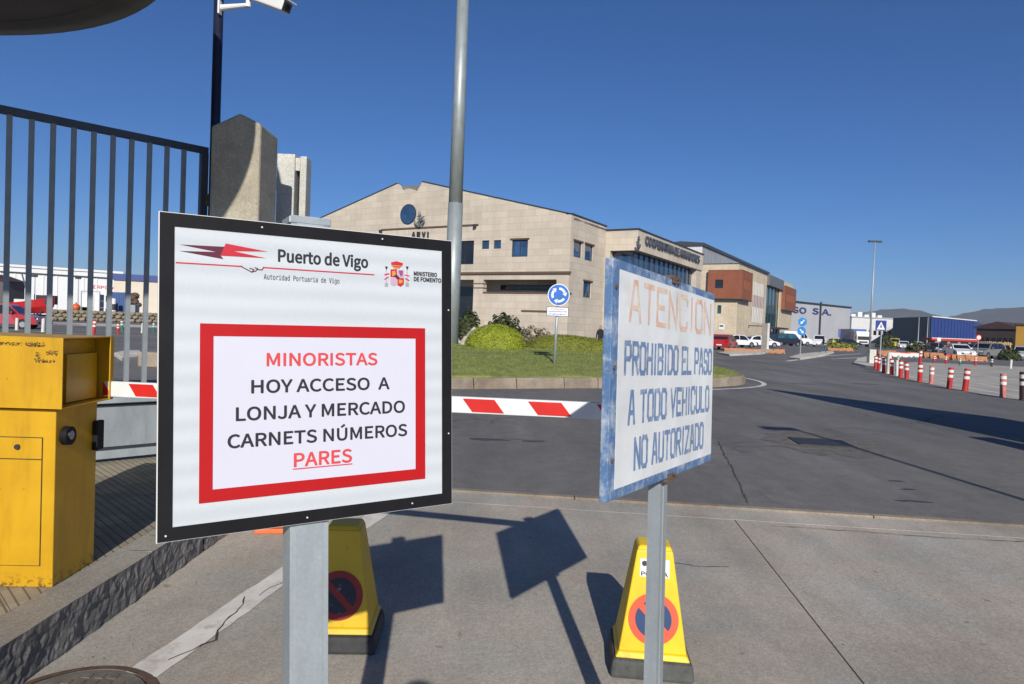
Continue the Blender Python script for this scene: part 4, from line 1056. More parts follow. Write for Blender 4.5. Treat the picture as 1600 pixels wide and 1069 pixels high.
# thin ledge with lamps, round window, anchor and letters
l0, l1 = A(597, 358), A(748, 351); MB().box(l0.x, l1.x, -.08, -.002, l1.z - .06, l1.z + .04).build('ledge', rust, bldA)
for v in (A(597, 361), A(744, 352.5)): MB().box(v.x - .09, v.x + .09, -.28, -.09, v.z - .15, v.z + .06).build('wall_lamp', dark_metal, bldA)
cw = A(638, 335); rw = (A(650, 335).x - A(626, 335).x) / 2; rh = (A(638, 319).z - A(638, 352).z) / 2; rm = (rw + rh) / 2
o = MB().cyl((cw.x, -.03, cw.z), (cw.x, .06, cw.z), rm, n=40).build('round_window_rim', dark_metal, bldA)
MB().cyl((cw.x, -.05, cw.z), (cw.x, -.031, cw.z), rm * .90, n=40).build('round_pane', glass_sky, o)
anc = A(658, 345); u = rm * .5
b = MB(); bz = anc.z
b.cyl((anc.x, -.22, bz - u * 1.1), (anc.x, -.22, bz + u * 1.0), u * .13, n=8).cyl((anc.x - u * .55, -.22, bz + u * .75), (anc.x + u * .55, -.22, bz + u * .75), u * .09, n=8)
for i in range(12):
    a0, a1 = R(200 + 140 * i / 12), R(200 + 140 * (i + 1) / 12)
    b.cyl((anc.x + u * 1.15 * math.cos(a0), -.22, bz + u * .15 + u * 1.25 * math.sin(a0)), (anc.x + u * 1.15 * math.cos(a1), -.22, bz + u * .15 + u * 1.25 * math.sin(a1)), u * .15, n=6)
for sx in (-1, 1): b.cyl((anc.x + sx * u * 1.08, -.22, bz - u * .3), (anc.x + sx * u * 1.3, -.22, bz + u * .25), u * .2, .01, 6)
for i in range(14):
    a0, a1 = 2 * math.pi * i / 14, 2 * math.pi * (i + 1) / 14
    b.cyl((anc.x + u * .3 * math.cos(a0), -.22, bz + u * 1.3 + u * .3 * math.sin(a0)), (anc.x + u * .3 * math.cos(a1), -.22, bz + u * 1.3 + u * .3 * math.sin(a1)), u * .07, n=6)
b.box(anc.x - .05, anc.x + .05, -.22, .01, bz - .05, bz + .05)
# fish shape crossing the anchor
b.prism([(anc.x - u * .6, bz - u * .7), (anc.x + u * .2, bz - u * .45), (anc.x + u * 1.0, bz + u * .35), (anc.x + u * 1.35, bz + u * .75), (anc.x + u * .8, bz + u * .55), (anc.x, bz + u * .1)], -.30, -.24, 'xz')
b.build('anchor_emblem', mat('emblem_steel', (.14, .17, .19), .45, .4), bldA)
for ch, px in zip('ARVI', (647, 655, 663, 669.5)):
    v = A(px, 367); text_mesh(ch, v.x - (.16 if ch != 'I' else .05), v.x + (.16 if ch != 'I' else .05), v.z - .22, v.z + .22, -.06, dark_metal, 'facade_letter', bldA, .03, depth=.08)
# right flank of the gabled block (faces +x), then the glazed wing
DB = 5.75
B = lambda px, py, off=0.0: onplane(KM, px, py, off=off, axis=0)
def rectB(x0, y0, x1, y1, off=0.0):
    a, c = B(x0, y0, off), B(x1, y1, off); return (a.y, c.y, min(a.z, c.z), max(a.z, c.z))
wb1, wb2, wb3 = rectB(897, 376, 908.5, 404), rectB(914.5, 381, 926, 409), rectB(912, 439, 923, 466)
b = grid_wall(MB(), .35, DB, -.05, zE, [wb1, wb2, wb3], 0, .35); swap(b).build('flank_wall', stone, bldA)
for r in (wb1, wb2, wb3): window(bldA, r, 0, side=True, mullions=1)
MB().box(-.4, .06, .0, DB, zE + .002, zE + .09).build('coping', dark_metal, bldA)
# wing C/D : fascia, glazing, sloped soffit
XC = 2.45
bldC = thing('armadores_wing', 'sandstone wing with sky tinted glass front and long lettered fascia', 'building', KM @ Vector((0, DB, 0)), BR)
CM = frame_of(KM @ Vector((0, DB, 0)), BR)
C_ = lambda px, py: onplane(CM, px, py, off=XC, axis=0)
zT = onplane(CM, 983, 357.5, off=0).z; zT = (zT + C_(1040, 378).z) / 2; zB = C_(1040, 405).z; LD = C_(1099, 399).y
MB().box(.002, XC, 0, LD, zB, zT).build('fascia', stone, bldC)
MB().box(-.05, XC + .05, -.05, LD + .02, zT + .002, zT + .12).build('coping', dark_metal, bldC)
MB().box(.36, XC - .55, .55, LD - .02, 2.2, zB - .002).build('glazing_core', glass_sky, bldC)
MB().box(.002, .355, .0, LD, -.05, zB - .002).build('side_wall', stone, bldC)
for k in range(15):
    y_ = .55 + (LD - .7) * k / 14; MB().box(XC - .549, XC - .48, y_, y_ + .07, 2.2, zB - .003).build('mullion', dark_metal, bldC)
for z in (3.6, 5.0): MB().box(XC - .548, XC - .50, .55, LD - .02, z, z + .07).build('transom', dark_metal, bldC)
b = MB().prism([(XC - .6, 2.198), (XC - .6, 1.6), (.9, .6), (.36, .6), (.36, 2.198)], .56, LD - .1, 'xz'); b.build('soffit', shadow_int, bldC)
MB().box(.36, 1.2, .6, LD - .02, -.05, .598).build('plinth', stone, bldC)
MB().cyl((.37, -.03, zB - .5), (XC - .75, -.03, 2.3), .05, n=8).build('strut', white, bldC)
MB().box(.36, XC - .1, LD - 1.6, LD - .02, -.05, zB - .003).build('end_wall', stone, bldC)
y0_, y1_ = C_(1007, 380).y, C_(1092, 400).y
zt0, zt1 = C_(1050, 384.5).z, C_(1050, 397.5).z
lt = text_mesh('COOPERATIVA DE ARMADORES', y0_, y1_, min(zt0, zt1), max(zt0, zt1), 0, mat('letter_steel', (.10, .11, .13), .4, .3), 'fascia_lettering', bldC, .03, depth=.12)
for v in lt.data.vertices: x, y, z = v.co; v.co = (XC + .06 - y, x, z)
ae = C_(996, 379); b = MB(); u = .38
for i in range(10):
    a0, a1 = R(190 + 160 * i / 10), R(190 + 160 * (i + 1) / 10)
    b.cyl((XC + .1, ae.y + u * .8 * math.cos(a0), ae.z - .05 + u * .9 * math.sin(a0)), (XC + .1, ae.y + u * .8 * math.cos(a1), ae.z - .05 + u * .9 * math.sin(a1)), .07, n=6)
b.cyl((XC + .1, ae.y, ae.z - .4), (XC + .1, ae.y, ae.z + .45), .06, n=6).cyl((XC + .1, ae.y - .22, ae.z + .2), (XC + .1, ae.y + .22, ae.z + .2), .05, n=6)
b.box(XC + .002, XC + .12, ae.y - .04, ae.y + .04, ae.z - .1, ae.z)
b.build('anchor_emblem', MATS['letter_steel'], bldC)

# brown box building
P2 = Vector((36.9, 112.7, 0)); M2b = frame_of(P2, BR)
bldD = thing('brick_box_building', 'sandstone office block with projecting rust brown brick boxes', 'building', P2, BR)
S_ = lambda px, py, off=0.0: onplane(M2b, px, py, off=off, axis=0); F_ = lambda px, py, off=0.0: onplane(M2b, px, py, off=off)
zD = F_(1128, 413).z; LDp = S_(1238, 470).y; y1199 = S_(1198, 450).y; y1220 = S_(1219, 450).y
XL = F_(1107, 440).x
wT = (F_(1121, 480).x, F_(1127, 480).x, F_(1124, 490).z, F_(1124, 477).z)
grid_wall(MB(), XL - 5, 0, -.05, zD, [wT], 0, .4).build('front_wall', stone2, bldD)
window(bldD, wT, 0, mullions=1, pane_m=glass_teal, lintel=False)
slits = []
for k in range(9):
    yk = S_(1150, 480).y + (S_(1171, 480).y - S_(1150, 480).y) * k / 8; slits.append((yk - .16, yk + .16, S_(1160, 497).z, S_(1160, 477).z))
swap(grid_wall(MB(), .402, y1199, -.05, zD, slits, 0, .4)).build('side_wall', stone2, bldD)
MB().box(-.46, -.401, .5, y1199, S_(1160, 499).z, S_(1160, 475).z).build('slit_glazing', glass_dark, bldD)
MB().box(-14, 0.05, -.05, y1199 + .02, zD + .002, zD + .12).build('coping', dark_metal, bldD)
MB().box(-14, -.41, .41, y1199 - .01, -.05, zD - .3).build('core', stone2, bldD)
# striped panel on the side
ya, yb = S_(1177, 450).y, S_(1194, 450).y
for k in range(7):
    y_ = ya + (yb - ya) * (k + .1) / 7; MB().box(.002, .06, y_, y_ + (yb - ya) / 7 * .45, S_(1186, 505).z, S_(1186, 443).z).build('fin', off_white, bldD)
MB().box(.002, .05, ya, yb, S_(1186, 481).z, S_(1186, 463).z).build('pink_panel', mat('pink_panel', (.34, .15, .12), .7), bldD)
def brown_box(x0, y0, y1, z0, z1, nm, front=True):
    b = MB(); holes = [(y0 + (y1 - y0) * (.18 + .18 * k), y0 + (y1 - y0) * (.27 + .18 * k), z0 + (z1 - z0) * .38, z0 + (z1 - z0) * .72) for k in range(4)]
    g = grid_wall(MB(), y0 + .3, y1, z0, z1, holes, 0, .25); swap(g); g.v = [(x + .75, y, z) for x, y, z in g.v]; pr = g.build(nm, brown, bldD)
    for h in holes: MB().box(.54, .56, h[0], h[1], h[2], h[3]).build('slit_pane', mat('slit_tan', (.30, .20, .13), .4), pr)  # slit panes in a plain tan base colour
    if front:
        a, c = F_(1117.5, 437, -.75), F_(1129.5, 450.5, -.75); hl = [(a.x, c.x, c.z, a.z)]
        grid_wall(MB(), x0, .75, z0, z1, hl, y0, y0 + .299).build('box_front', brown, pr); window(pr, hl[0], y0, mullions=1, pane_m=glass_dark, lintel=False)
    else: MB().box(x0, .75, y0, y0 + .299, z0, z1).build('box_front', brown, pr)
    MB().box(x0, .78, y0 - .02, y1 + .02, z0 - .14, z0 - .002).build('box_sill', dark_metal, pr); MB().box(x0, .78, y0 - .02, y1 + .02, z1 + .002, z1 + .08).build('box_cap', rust, pr)
    MB().box(x0, .5, y1 - .25, y1 + .0, z0, z1).build('box_end', brown, pr)
zb0, zb1 = F_(1128, 466.5, -.75).z, F_(1128, 422.5, -.75).z
brown_box(XL + .1, -.75, S_(1175.5, 450, .75).y, zb0, zb1, 'brick_box')
# glass stair tower and second brick box
MB().box(-6, -.3, y1199 + .02, y1220, -.05, S_(1208, 449).z).build('stair_glazing', glass_teal, bldD)
for k in range(5): y_ = y1199 + .1 + (y1220 - y1199 - .3) * k / 4; MB().box(-.298, -.2, y_, y_ + .12, -.05, S_(1208, 449).z).build('mullion', dark_metal, bldD)
MB().box(-6, .5, y1199 + .025, y1220 + 1.5, S_(1208, 449).z + .002, S_(1208, 433).z).build('stair_head', mat('zinc', (.13, .135, .14), .5), bldD)
MB().box(-8, 0, y1220 + .02, LDp, -.05, S_(1228, 441).z).build('end_block', stone2, bldD)
brown_box(-1.0, y1220 + 1.9, LDp + .3, S_(1228, 484, .75).z, S_(1228, 447, .75).z, 'brick_box', False)
zc_ = S_(1205, 514).z; MB().box(-.19, 1.9, y1199 + 1, y1220 + 1, zc_, zc_ + .35).build('entrance_canopy', dark_metal, bldD)
sg = F_(1127, 511, -.2); MB().box(sg.x - .45, sg.x + .45, -.1, -.002, sg.z - .45, sg.z + .5).build('wall_plaque', white, bldD)
MB().box(sg.x - .3, sg.x + .3, -.13, -.102, sg.z + .05, sg.z + .3).build('plaque_print', dark_metal, bldD)

# grey steel hall behind
P3 = Vector((38.7, 142.0, 0)); M3 = frame_of(P3, BR)
bldE = thing('steel_hall', 'grey ribbed steel hall with dark eaves behind the office block', 'building', P3, BR)
H3 = lambda px, py: onplane(M3, px, py, off=0, axis=0)
zH = H3(1130, 394).z; LH = H3(1201, 418).y
clad = mat('grey_cladding', (.30, .31, .33), .5, var=.1, vs=.4)
MB().box(-9, 0, 0, LH, 0, zH - .6).build('wall', clad, bldE)
MB().box(-9.3, -.01, -.06, -.005, zH - 3.2, zH - .6).build('white_end', off_white, bldE)
MB().prism([(-9.5, zH - .6), (.35, zH - .6), (.35, zH), (-4.5, zH + .45), (-9.5, zH)], -.4, LH + .3, 'xz').build('roof', mat('hall_roof', (.045, .05, .06), .5), bldE)
for k in range(26): MB().box(.002, .05, .4 + k * (LH - 1) / 26, .55 + k * (LH - 1) / 26, zH - 6, zH - 1.3).build('rib', clad, bldE)
for k in range(12): y_ = LH * .34 + k * LH * .66 / 12; MB().box(.06, .12, y_, y_ + LH * .03, zH - 2.2, zH - 1.75).build('vent', dark_metal, bldE)

# warehouse with big letters
def block(name, label, px0, px1, ytop0, ytop1, Y0, Y1, depth, m, roof_m=None, group=None):
    a = D(px0, ytop0, Y0); c = D(px1, ytop1, Y1); rz = math.atan2(c.y - a.y, c.x - a.x); ln = math.hypot(c.x - a.x, c.y - a.y); H = (a.z + c.z) / 2
    t = thing(name, label, 'building', (a.x, a.y, 0), rz, group); b = MB().box(0, ln, 0, depth, -.1, H); b.build('wall', m, t)
    MB().box(-.3, ln + .3, -.3, depth + .3, H + .002, H + .5).build('roof', roof_m or m, t)
    return t, ln, H, frame_of((a.x, a.y, 0), rz)
grey_wall = mat('warehouse_grey', (.40, .41, .43), .6, var=.06, vs=.15)
t, ln, H, Mx = block('lettered_warehouse', 'pale grey warehouse with large blue GO S.A. lettering', 1205, 1329, 470, 481, 195, 228, 60, grey_wall, dark_metal)
for s_, q_ in (('GO', [(1237, 480), (1237, 489), (1259, 480), (1259, 490)]), ('S.A.', [(1269, 482), (1269, 491), (1298, 483), (1298, 493)])):
    x0, x1, a, c = boxpx(Mx, q_); text_mesh(s_, x0, x1, a, c, -.12, mat('sign_letter_blue', (.035, .05, .19), .5), 'wall_lettering', t, .03, depth=.2)
for k in range(16): x_ = ln * k / 16; MB().box(x_, x_ + .25, -.06, -.002, 0, H - .6).build('rib', grey_wall, t)
x_ = onplane(Mx, 1280, 500).x; MB().box(x_ - .2, x_ + .2, -.5, -.1, 0, H + 1).build('downpipe', dark_metal, t)
t, ln, H, Mx = block('white_office', 'far white building with roof units between warehouse and blue hall', 1331, 1396, 496, 499, 300, 305, 30, off_white, grey_wall)
for k in range(5): MB().box(ln * (.1 + .16 * k), ln * (.1 + .16 * k) + 2.2, 3, 6, H + .5, H + 1.6 + (k % 2)).build('roof_unit', white, t)
for k in range(8): MB().box(ln * (.05 + .12 * k), ln * (.05 + .12 * k) + 1.6, -.05, -.002, 3.5, 5.5).build('window', glass_dark, t)
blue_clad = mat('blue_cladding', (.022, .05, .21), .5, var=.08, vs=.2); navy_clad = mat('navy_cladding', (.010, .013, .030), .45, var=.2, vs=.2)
a = D(1397, 497, 262); c = D(1455, 495, 235); e = D(1525, 500, 262)
t = thing('blue_warehouse', 'long blue warehouse with dark navy left face and white roof edge', 'building', (c.x, c.y, 0))
H = c.z
b = MB(); b.prism([(0, 0), (e.x - c.x, e.y - c.y), (e.x - c.x + 30, e.y - c.y + 40), (a.x - c.x + 26, a.y - c.y + 40), (a.x - c.x, a.y - c.y)], 0, H, 'xy'); b.build('wall', blue_clad, t)
def slabline(p, q_, off, z0, z1, m, nm, th=.3):
    d = Vector((q_[0] - p[0], q_[1] - p[1])).normalized(); n = Vector((d.y, -d.x))
    P = [Vector(p) + n * off, Vector(q_) + n * off, Vector(q_) + n * (off + th), Vector(p) + n * (off + th)]
    return MB().prism([tuple(v) for v in P], z0, z1, 'xy').build(nm, m, t)
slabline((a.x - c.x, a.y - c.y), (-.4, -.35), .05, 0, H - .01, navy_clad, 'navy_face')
slabline((0.3, 0), (e.x - c.x, e.y - c.y), .05, H - .1, H + .3, white, 'roof_edge')
for k in range(14):
    f = k / 14; slabline((f * (e.x - c.x), f * (e.y - c.y)), ((f + .01) * (e.x - c.x), (f + .01) * (e.y - c.y)), .06, 0, H - .6, blue_clad, 'rib', .15)
a = D(1526, 511, 180); c = D(1592, 515, 172)
t = thing('brown_shed', 'dark brown shed with low pitched roof beside the blue warehouse', 'building', (a.x, a.y, 0), math.atan2(c.y - a.y, c.x - a.x)); ln = (c - a).length
MB().box(0, ln, 0, 8, -.1, a.z - .4).build('wall', mat('dark_brown_wall', (.045, .03, .028), .8), t)
MB().prism([(-.5, a.z - .4), (ln + .5, a.z - .4), (ln + .5, a.z), (ln * .5, a.z + 1.5), (-.5, a.z)], -.5, 8.5, 'xz').build('roof', mat('brown_roof', (.06, .03, .032), .8), t)
for k in range(6): MB().box(ln * (.1 + .14 * k), ln * (.1 + .14 * k) + ln * .09, -.06, -.002, 1.2, 3.2).build('window', glass_dark, t)
a = D(1588, 508, 150)
t = thing('ochre_building', 'ochre yellow building cut off by the right picture edge', 'building', (a.x, a.y, 0), R(-38))
MB().box(0, 26, 0, 20, -.1, a.z).build('wall', mat('ochre_wall', (.36, .20, .025), .7, var=.1, vs=.3), t); MB().box(-.4, 26.4, -.4, 20.4, a.z + .002, a.z + .4).build('roof', MATS['brown_roof'], t)
for k in range(5): MB().box(2 + 4.5 * k, 4.2 + 4.5 * k, -.05, -.002, 1.5, 3).build('window', glass_dark, t)

# hills
def hill(pts, Y, name, depth=1200):
    b = MB(); vs = []; n = len(pts); k = 14
    P = []
    for (p, q_) in zip(pts[:-1], pts[1:]):
        for i in range(12): P.append((p[0] + (q_[0] - p[0]) * i / 12, p[1] + (q_[1] - p[1]) * i / 12 + random.uniform(-.5, .5)))
    P.append(pts[-1])
    for j in range(k + 1):
        f = j / k; sh = math.sin(f * math.pi)
        for (px, py) in P:
            d = D(px, py, Y); z = max(-5, d.z) * sh * (1 + .05 * math.sin(px * .3 + j * 2)) if j != k // 2 else d.z
            vs.append((d.x, Y + (f - .5) * depth, z - 5 * (1 - sh)))
    m_ = len(P); b.add(vs, [(j * m_ + i, j * m_ + i + 1, (j + 1) * m_ + i + 1, (j + 1) * m_ + i) for j in range(k) for i in range(m_ - 1)])
    tag(b.build(name, mat('hazed_wooded_hill', (.046, .05, .056), .95, var=.4, vs=.01, world=True), smooth=True), kind='structure')  # dull blue-grey base colour carries part of the distance haze
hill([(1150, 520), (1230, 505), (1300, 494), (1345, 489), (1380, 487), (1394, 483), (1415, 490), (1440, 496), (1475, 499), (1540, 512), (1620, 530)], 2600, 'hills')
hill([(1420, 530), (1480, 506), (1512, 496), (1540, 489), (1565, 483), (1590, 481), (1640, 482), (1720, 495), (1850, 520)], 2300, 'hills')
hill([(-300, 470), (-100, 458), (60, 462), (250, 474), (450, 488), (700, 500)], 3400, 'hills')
# ================================================================== VEHICLES
tyre_m = mat('tyre', (.02, .02, .021), .85); rim_m = mat('rim', (.35, .36, .38), .35, .7)
lampw = mat('headlamp', (.62, .64, .66), .15); lampr = mat('taillamp', (.35, .01, .012), .2)
def paint(name, c): return mat('car_' + name, c, .3, var=.04, coat=.6)
PROF = {  # side outline (x along the car from the front, z), belt height, glass outline
 'hatch': ([(0, .30), (.02, .55), (.18, .70), (.95, .86), (1.65, 1.38), (2.1, 1.46), (3.1, 1.45), (3.65, 1.30), (3.95, .95), (4.05, .55), (4.02, .30)], [(1.12, .90), (1.72, 1.33), (2.15, 1.40), (3.05, 1.39), (3.52, 1.24), (3.72, .95)]),
 'sedan': ([(0, .30), (.03, .55), (.2, .70), (1.1, .86), (1.85, 1.34), (2.3, 1.42), (3.0, 1.40), (3.75, 1.02), (4.4, .96), (4.5, .6), (4.46, .30)], [(1.28, .90), (1.92, 1.30), (2.3, 1.36), (2.95, 1.34), (3.55, 1.00)]),
 'suv': ([(0, .34), (.03, .65), (.2, .85), (1.0, 1.0), (1.6, 1.58), (2.0, 1.68), (3.5, 1.66), (4.1, 1.45), (4.3, 1.0), (4.38, .6), (4.34, .34)], [(1.15, 1.04), (1.68, 1.53), (2.05, 1.61), (3.45, 1.59), (3.9, 1.40), (4.05, 1.06)]),
 'van': ([(0, .34), (.03, .7), (.2, .95), (.75, 1.15), (1.35, 1.85), (1.8, 1.95), (4.7, 1.95), (4.85, 1.8), (4.9, .6), (4.86, .34)], [(.85, 1.18), (1.40, 1.78), (1.85, 1.86), (4.5, 1.86), (4.6, 1.2)]),
 'bigvan': ([(0, .36), (.03, .8), (.2, 1.05), (.8, 1.25), (1.4, 2.2), (1.9, 2.42), (5.3, 2.45), (5.45, 2.3), (5.5, .6), (5.46, .36)], [(.92, 1.30), (1.46, 2.10), (1.95, 2.15), (2.3, 2.15), (2.3, 1.30)]),
}
def car(label, kind, m, loc, rz, group='parked vehicles', width=1.74, glass=glass_dark):
    prof, gl = PROF[kind]; L = max(p[0] for p in prof); H = max(p[1] for p in prof); belt = min(p[1] for p in gl)
    t = thing('parked_car' if 'van' not in kind else 'parked_van', label, 'car' if 'van' not in kind else 'van', loc, rz, group)
    hw = width / 2; cx = L / 2
    wx = (L * .19, L * .80); wr = .315 if H < 1.8 else .34
    # body: side outline with wheel arches, narrowing above the belt
    bot = [p for p in prof]; zb = prof[0][1]; arch = []
    for w_ in (wx[1], wx[0]):
        r = wr + .05; arch += [(w_ + r * math.cos(a), max(zb, wr + r * math.sin(a))) for a in np.linspace(0, math.pi, 7)]
    outline = prof + arch
    def half(z): return hw if z <= belt else hw - (z - belt) / (H - belt + 1e-6) * hw * .17
    n = len(outline); b = MB(); vs = [(half(z) * s_, x - cx, z) for s_ in (-1, 1) for x, z in outline]
    b.add(vs, [tuple(range(n)), tuple(range(n, 2 * n))[::-1]] + [(i, n + i, n + (i + 1) % n, (i + 1) % n) for i in range(n)])
    me = b.mesh('body', m); bm = bmesh.new(); bm.from_mesh(me); bmesh.ops.triangulate(bm, faces=[f for f in bm.faces if len(f.verts) > 4]); bmesh.ops.recalc_face_normals(bm, faces=bm.faces); bm.to_mesh(me); bm.free(); link('body', me, t)
    k = len(gl)
    for s_ in (-1, 1):
        # side glass split by a pillar
        xm = (gl[0][0] + gl[-1][0]) / 2 + .1
        for lo, hi in ((-9, xm - .05), (xm + .05, 99)):
            poly = clip(clip(list(gl), lambda p: p[0] - lo), lambda p: hi - p[0])
            if len(poly) < 3: continue
            vs = [((half(z) + .006) * s_, x - cx, z) for x, z in poly]; MB().add(vs, [tuple(range(len(vs)))]).build('side_window', glass, t)
    def screen(p, q_, name):
        d = Vector((q_[0] - p[0], q_[1] - p[1])); nn = Vector((-d.y, d.x)).normalized() * .008; a = Vector(p) + d * .12 + nn; c = Vector(p) + d * .9 + nn
        MB().add([(-half(a.y) * .9, a.x - cx, a.y), (half(a.y) * .9, a.x - cx, a.y), (half(c.y) * .9, c.x - cx, c.y), (-half(c.y) * .9, c.x - cx, c.y)], [(0, 1, 2, 3)]).build(name, glass, t)
    screen(prof[3], prof[4], 'windscreen')
    ri = max(i for i in range(len(prof)) if prof[i][1] > H * .85)
    screen(prof[ri], prof[ri + 1], 'rear_window') if kind not in ('bigvan',) else None
    for s_ in (-1, 1):
        for w_ in wx:
            o = MB().cyl((s_ * (hw - .2), w_ - cx, wr), (s_ * (hw - .0), w_ - cx, wr), wr, n=18).build('wheel', tyre_m, t)
            MB().cyl((s_ * (hw - .01), w_ - cx, wr), (s_ * (hw + .012), w_ - cx, wr), wr * .62, n=14).build('rim', rim_m, o)
        MB().box(s_ * hw * .62 - .18, s_ * hw * .62 + .18, -cx - .012, -cx + .05, prof[1][1] + .02, prof[1][1] + .14).build('headlight', lampw, t)
        MB().box(s_ * hw * .78 - .13, s_ * hw * .78 + .13, L - cx - .10, L - cx + .012, .72, .92).build('taillight', lampr, t)
        MB().box(s_ * (hw + .09) - .07, s_ * (hw + .09) + .07, gl[0][0] + .25 - cx, gl[0][0] + .37 - cx, belt + .02, belt + .15).build('mirror', m, t)
    for yy in (-cx - .012, L - cx + .002): MB().box(-.25, .25, yy, yy + .01, .42, .53).build('number_plate', white, t)
    MB().box(-hw * .55, hw * .55, -cx - .008, -cx + .03, .36, .52).build('grille', dark_metal, t)
    return t
def gp(px, py): p = G(px, py, -.012); return (p.x, p.y, -.012)
red_p = paint('red', (.36, .012, .018)); white_p = paint('white', (.72, .73, .74)); dark_p = paint('black', (.015, .014, .022)); grey_p = paint('grey', (.20, .20, .20)); silver_p = paint('silver', (.42, .43, .44))
car('red hatchback parked at the left end of the row by the office block', 'hatch', red_p, gp(1131, 546.5), R(150))
car('white hatchback parked just behind the red car', 'hatch', white_p, gp(1153, 542.6), R(112))
car('white hatchback behind the grey totem pillar', 'hatch', white_p, gp(1190, 542.6), R(96))
car('dark blue minivan parked next to the white hatchbacks', 'van', paint('navy', (.016, .014, .03)), gp(1228, 540.5), R(105), glass=glass_teal)
car('large white panel van behind the dark minivan', 'bigvan', white_p, gp(1243, 539.6), R(100))
car('white van facing the camera behind the walking person', 'van', white_p, gp(1280, 542.0), R(-25))
car('pale yellow green car in the row behind the white van', 'hatch', paint('lime', (.42, .42, .10)), gp(1309, 539.0), R(100))
car('black car between the lime car and the truck', 'sedan', dark_p, gp(1326, 541.5), R(100))
car('white saloon with a small roof sign parked beyond the barriers', 'sedan', white_p, gp(1497, 558), R(-14))
car('black car parked right of the white saloon', 'hatch', dark_p, gp(1519, 557), R(-28))
car('grey off roader parked beside the pole with round sign', 'suv', grey_p, gp(1541, 560), R(-62))
car('dark car at the right end of the parked row', 'hatch', dark_p, gp(1563, 560), R(-35))
car('white and blue car cut off by the right picture edge', 'hatch', silver_p, gp(1600, 563), R(-40))
car('yellow van parked before the blue warehouse', 'van', paint('yellow', (.60, .48, .02)), gp(1398, 544), R(-30))
car('white car beside the yellow van', 'hatch', white_p, gp(1411, 545), R(-20))
car('white car further right near the blue warehouse', 'sedan', white_p, gp(1437, 544.5), R(40))
car('black car before the yellow pallet stacks', 'sedan', dark_p, gp(1460, 550), R(-10))
car('red hatchback seen through the gate bars at far left', 'suv', red_p, gp(8, 513), R(105), 'vehicles beyond the gate')
# roof sign on the saloon's neighbour plot: small white board on a post
p = gp(1491, 556); t = thing('small_sign', 'small square white sign above the white saloon', 'sign', (p[0], p[1] + 3, -.012))
MB().cyl((0, 0, 0), (0, 0, 2.0), .03, n=8).build('post', galv, t); MB().box(-.22, .22, -.05, -.03, 1.6, 2.05).build('plate', white, t)
# lorry
p = gp(1348, 542); t = thing('lorry', 'white cabbed lorry with blue box body facing the camera', 'truck', p, R(-8), 'parked vehicles')
b = MB().box(-1.25, 1.25, -.2, 1.9, .55, 2.1); cab = b.build('cab', white_p, t, bevel=.08)
MB().prism([(-.2, 2.101), (1.9, 2.101), (1.9, 3.05), (.35, 3.05)], -1.22, 1.22, 'yz').build('cab_roof', white_p, cab)
MB().box(-1.1, 1.1, -.215, -.201, 1.35, 2.05).build('windscreen', glass_dark, cab); MB().box(-.8, .8, -.22, -.201, .75, 1.1).build('grille', dark_metal, cab)
for s_ in (-1, 1): MB().box(s_ * .95 - .18, s_ * .95 + .18, -.225, -.201, .62, .85).build('headlight', lampw, cab); MB().box(s_ * 1.42 - .1, s_ * 1.42 + .1, -.1, .05, 1.5, 2.1).build('mirror', dark_metal, cab)
MB().box(-1.27, 1.27, 2.1, 9.5, .95, 3.5).build('box_body', paint('box_blue', (.04, .09, .33)), t); MB().box(-1.2, 1.2, -.1, 9.4, .5, .94).build('chassis', dark_metal, t)
for s_ in (-1, 1):
    for y_ in (.8, 6.8, 8.1): MB().cyl((s_ * .85, y_, .5), (s_ * 1.23, y_, .5), .5, n=18).build('wheel', tyre_m, t)
p = gp(1318, 538); t = thing('advert_board', 'blue advertising board in front of the lettered warehouse', 'board', (p[0], p[1], -.012))
z = D(1318, 527, p[1]).z; zt_ = D(1318, 514, p[1]).z; hw = (D(1326.5, 520, p[1]).x - D(1309, 520, p[1]).x) / 2
MB().box(-hw, hw, 0, .15, z, zt_).build('panel', paint('board_blue', (.08, .12, .42)), t); MB().box(-hw * .4, hw * .3, -.02, -.002, z + (zt_ - z) * .45, z + (zt_ - z) * .75).build('white_print', white, t)
MB().box(-hw, hw, -.012, -.001, zt_ - .25, zt_ - .02).build('red_band', boom_red, t)
for s_ in (-.7, .7): MB().cyl((s_ * hw, .08, 0), (s_ * hw, .08, z), .08, n=8).build('leg', dark_metal, t)

# ================================================================== BOLLARDS, SIGNS AND POSTS ON THE RIGHT
def bollard_proto(body_m, band_m, h=.75, r=.088):
    root = thing('bollard', 'bollard', 'bollard', (0, 0, 0))
    b = MB(); pr = [(r * 1.12, 0), (r * 1.12, .03), (r, .05), (r, h - .02), (r * .9, h)]; n = 16; vs = []
    for rr_, z in pr: vs += [(rr_ * math.cos(2 * math.pi * i / n), rr_ * math.sin(2 * math.pi * i / n), z) for i in range(n)]
    b.add(vs, [(j * n + i, j * n + (i + 1) % n, (j + 1) * n + (i + 1) % n, (j + 1) * n + i) for j in range(len(pr) - 1) for i in range(n)] + [tuple((len(pr) - 1) * n + i for i in range(n))])
    b.build('post', body_m, root)
    for z in (.40, .58):
        if band_m: MB().cyl((0, 0, h * z / .75), (0, 0, h * (z + .10) / .75), r * 1.015, n=16, caps=False).build('band', band_m, root)
    return root
bol_red = mat('bollard_red', (.42, .02, .018), .5, var=.2, vs=6); bol_pink = mat('bollard_faded', (.46, .16, .14), .6, var=.35, vs=7); bol_white = mat('bollard_white', (.62, .60, .55), .6, var=.15, vs=6)
bol_band = mat('bollard_band', (.72, .66, .60), .5, var=.12, vs=8); bol_green = mat('bollard_green', (.02, .16, .11), .5); bol_dark = mat('bollard_dark', (.05, .025, .03), .6)
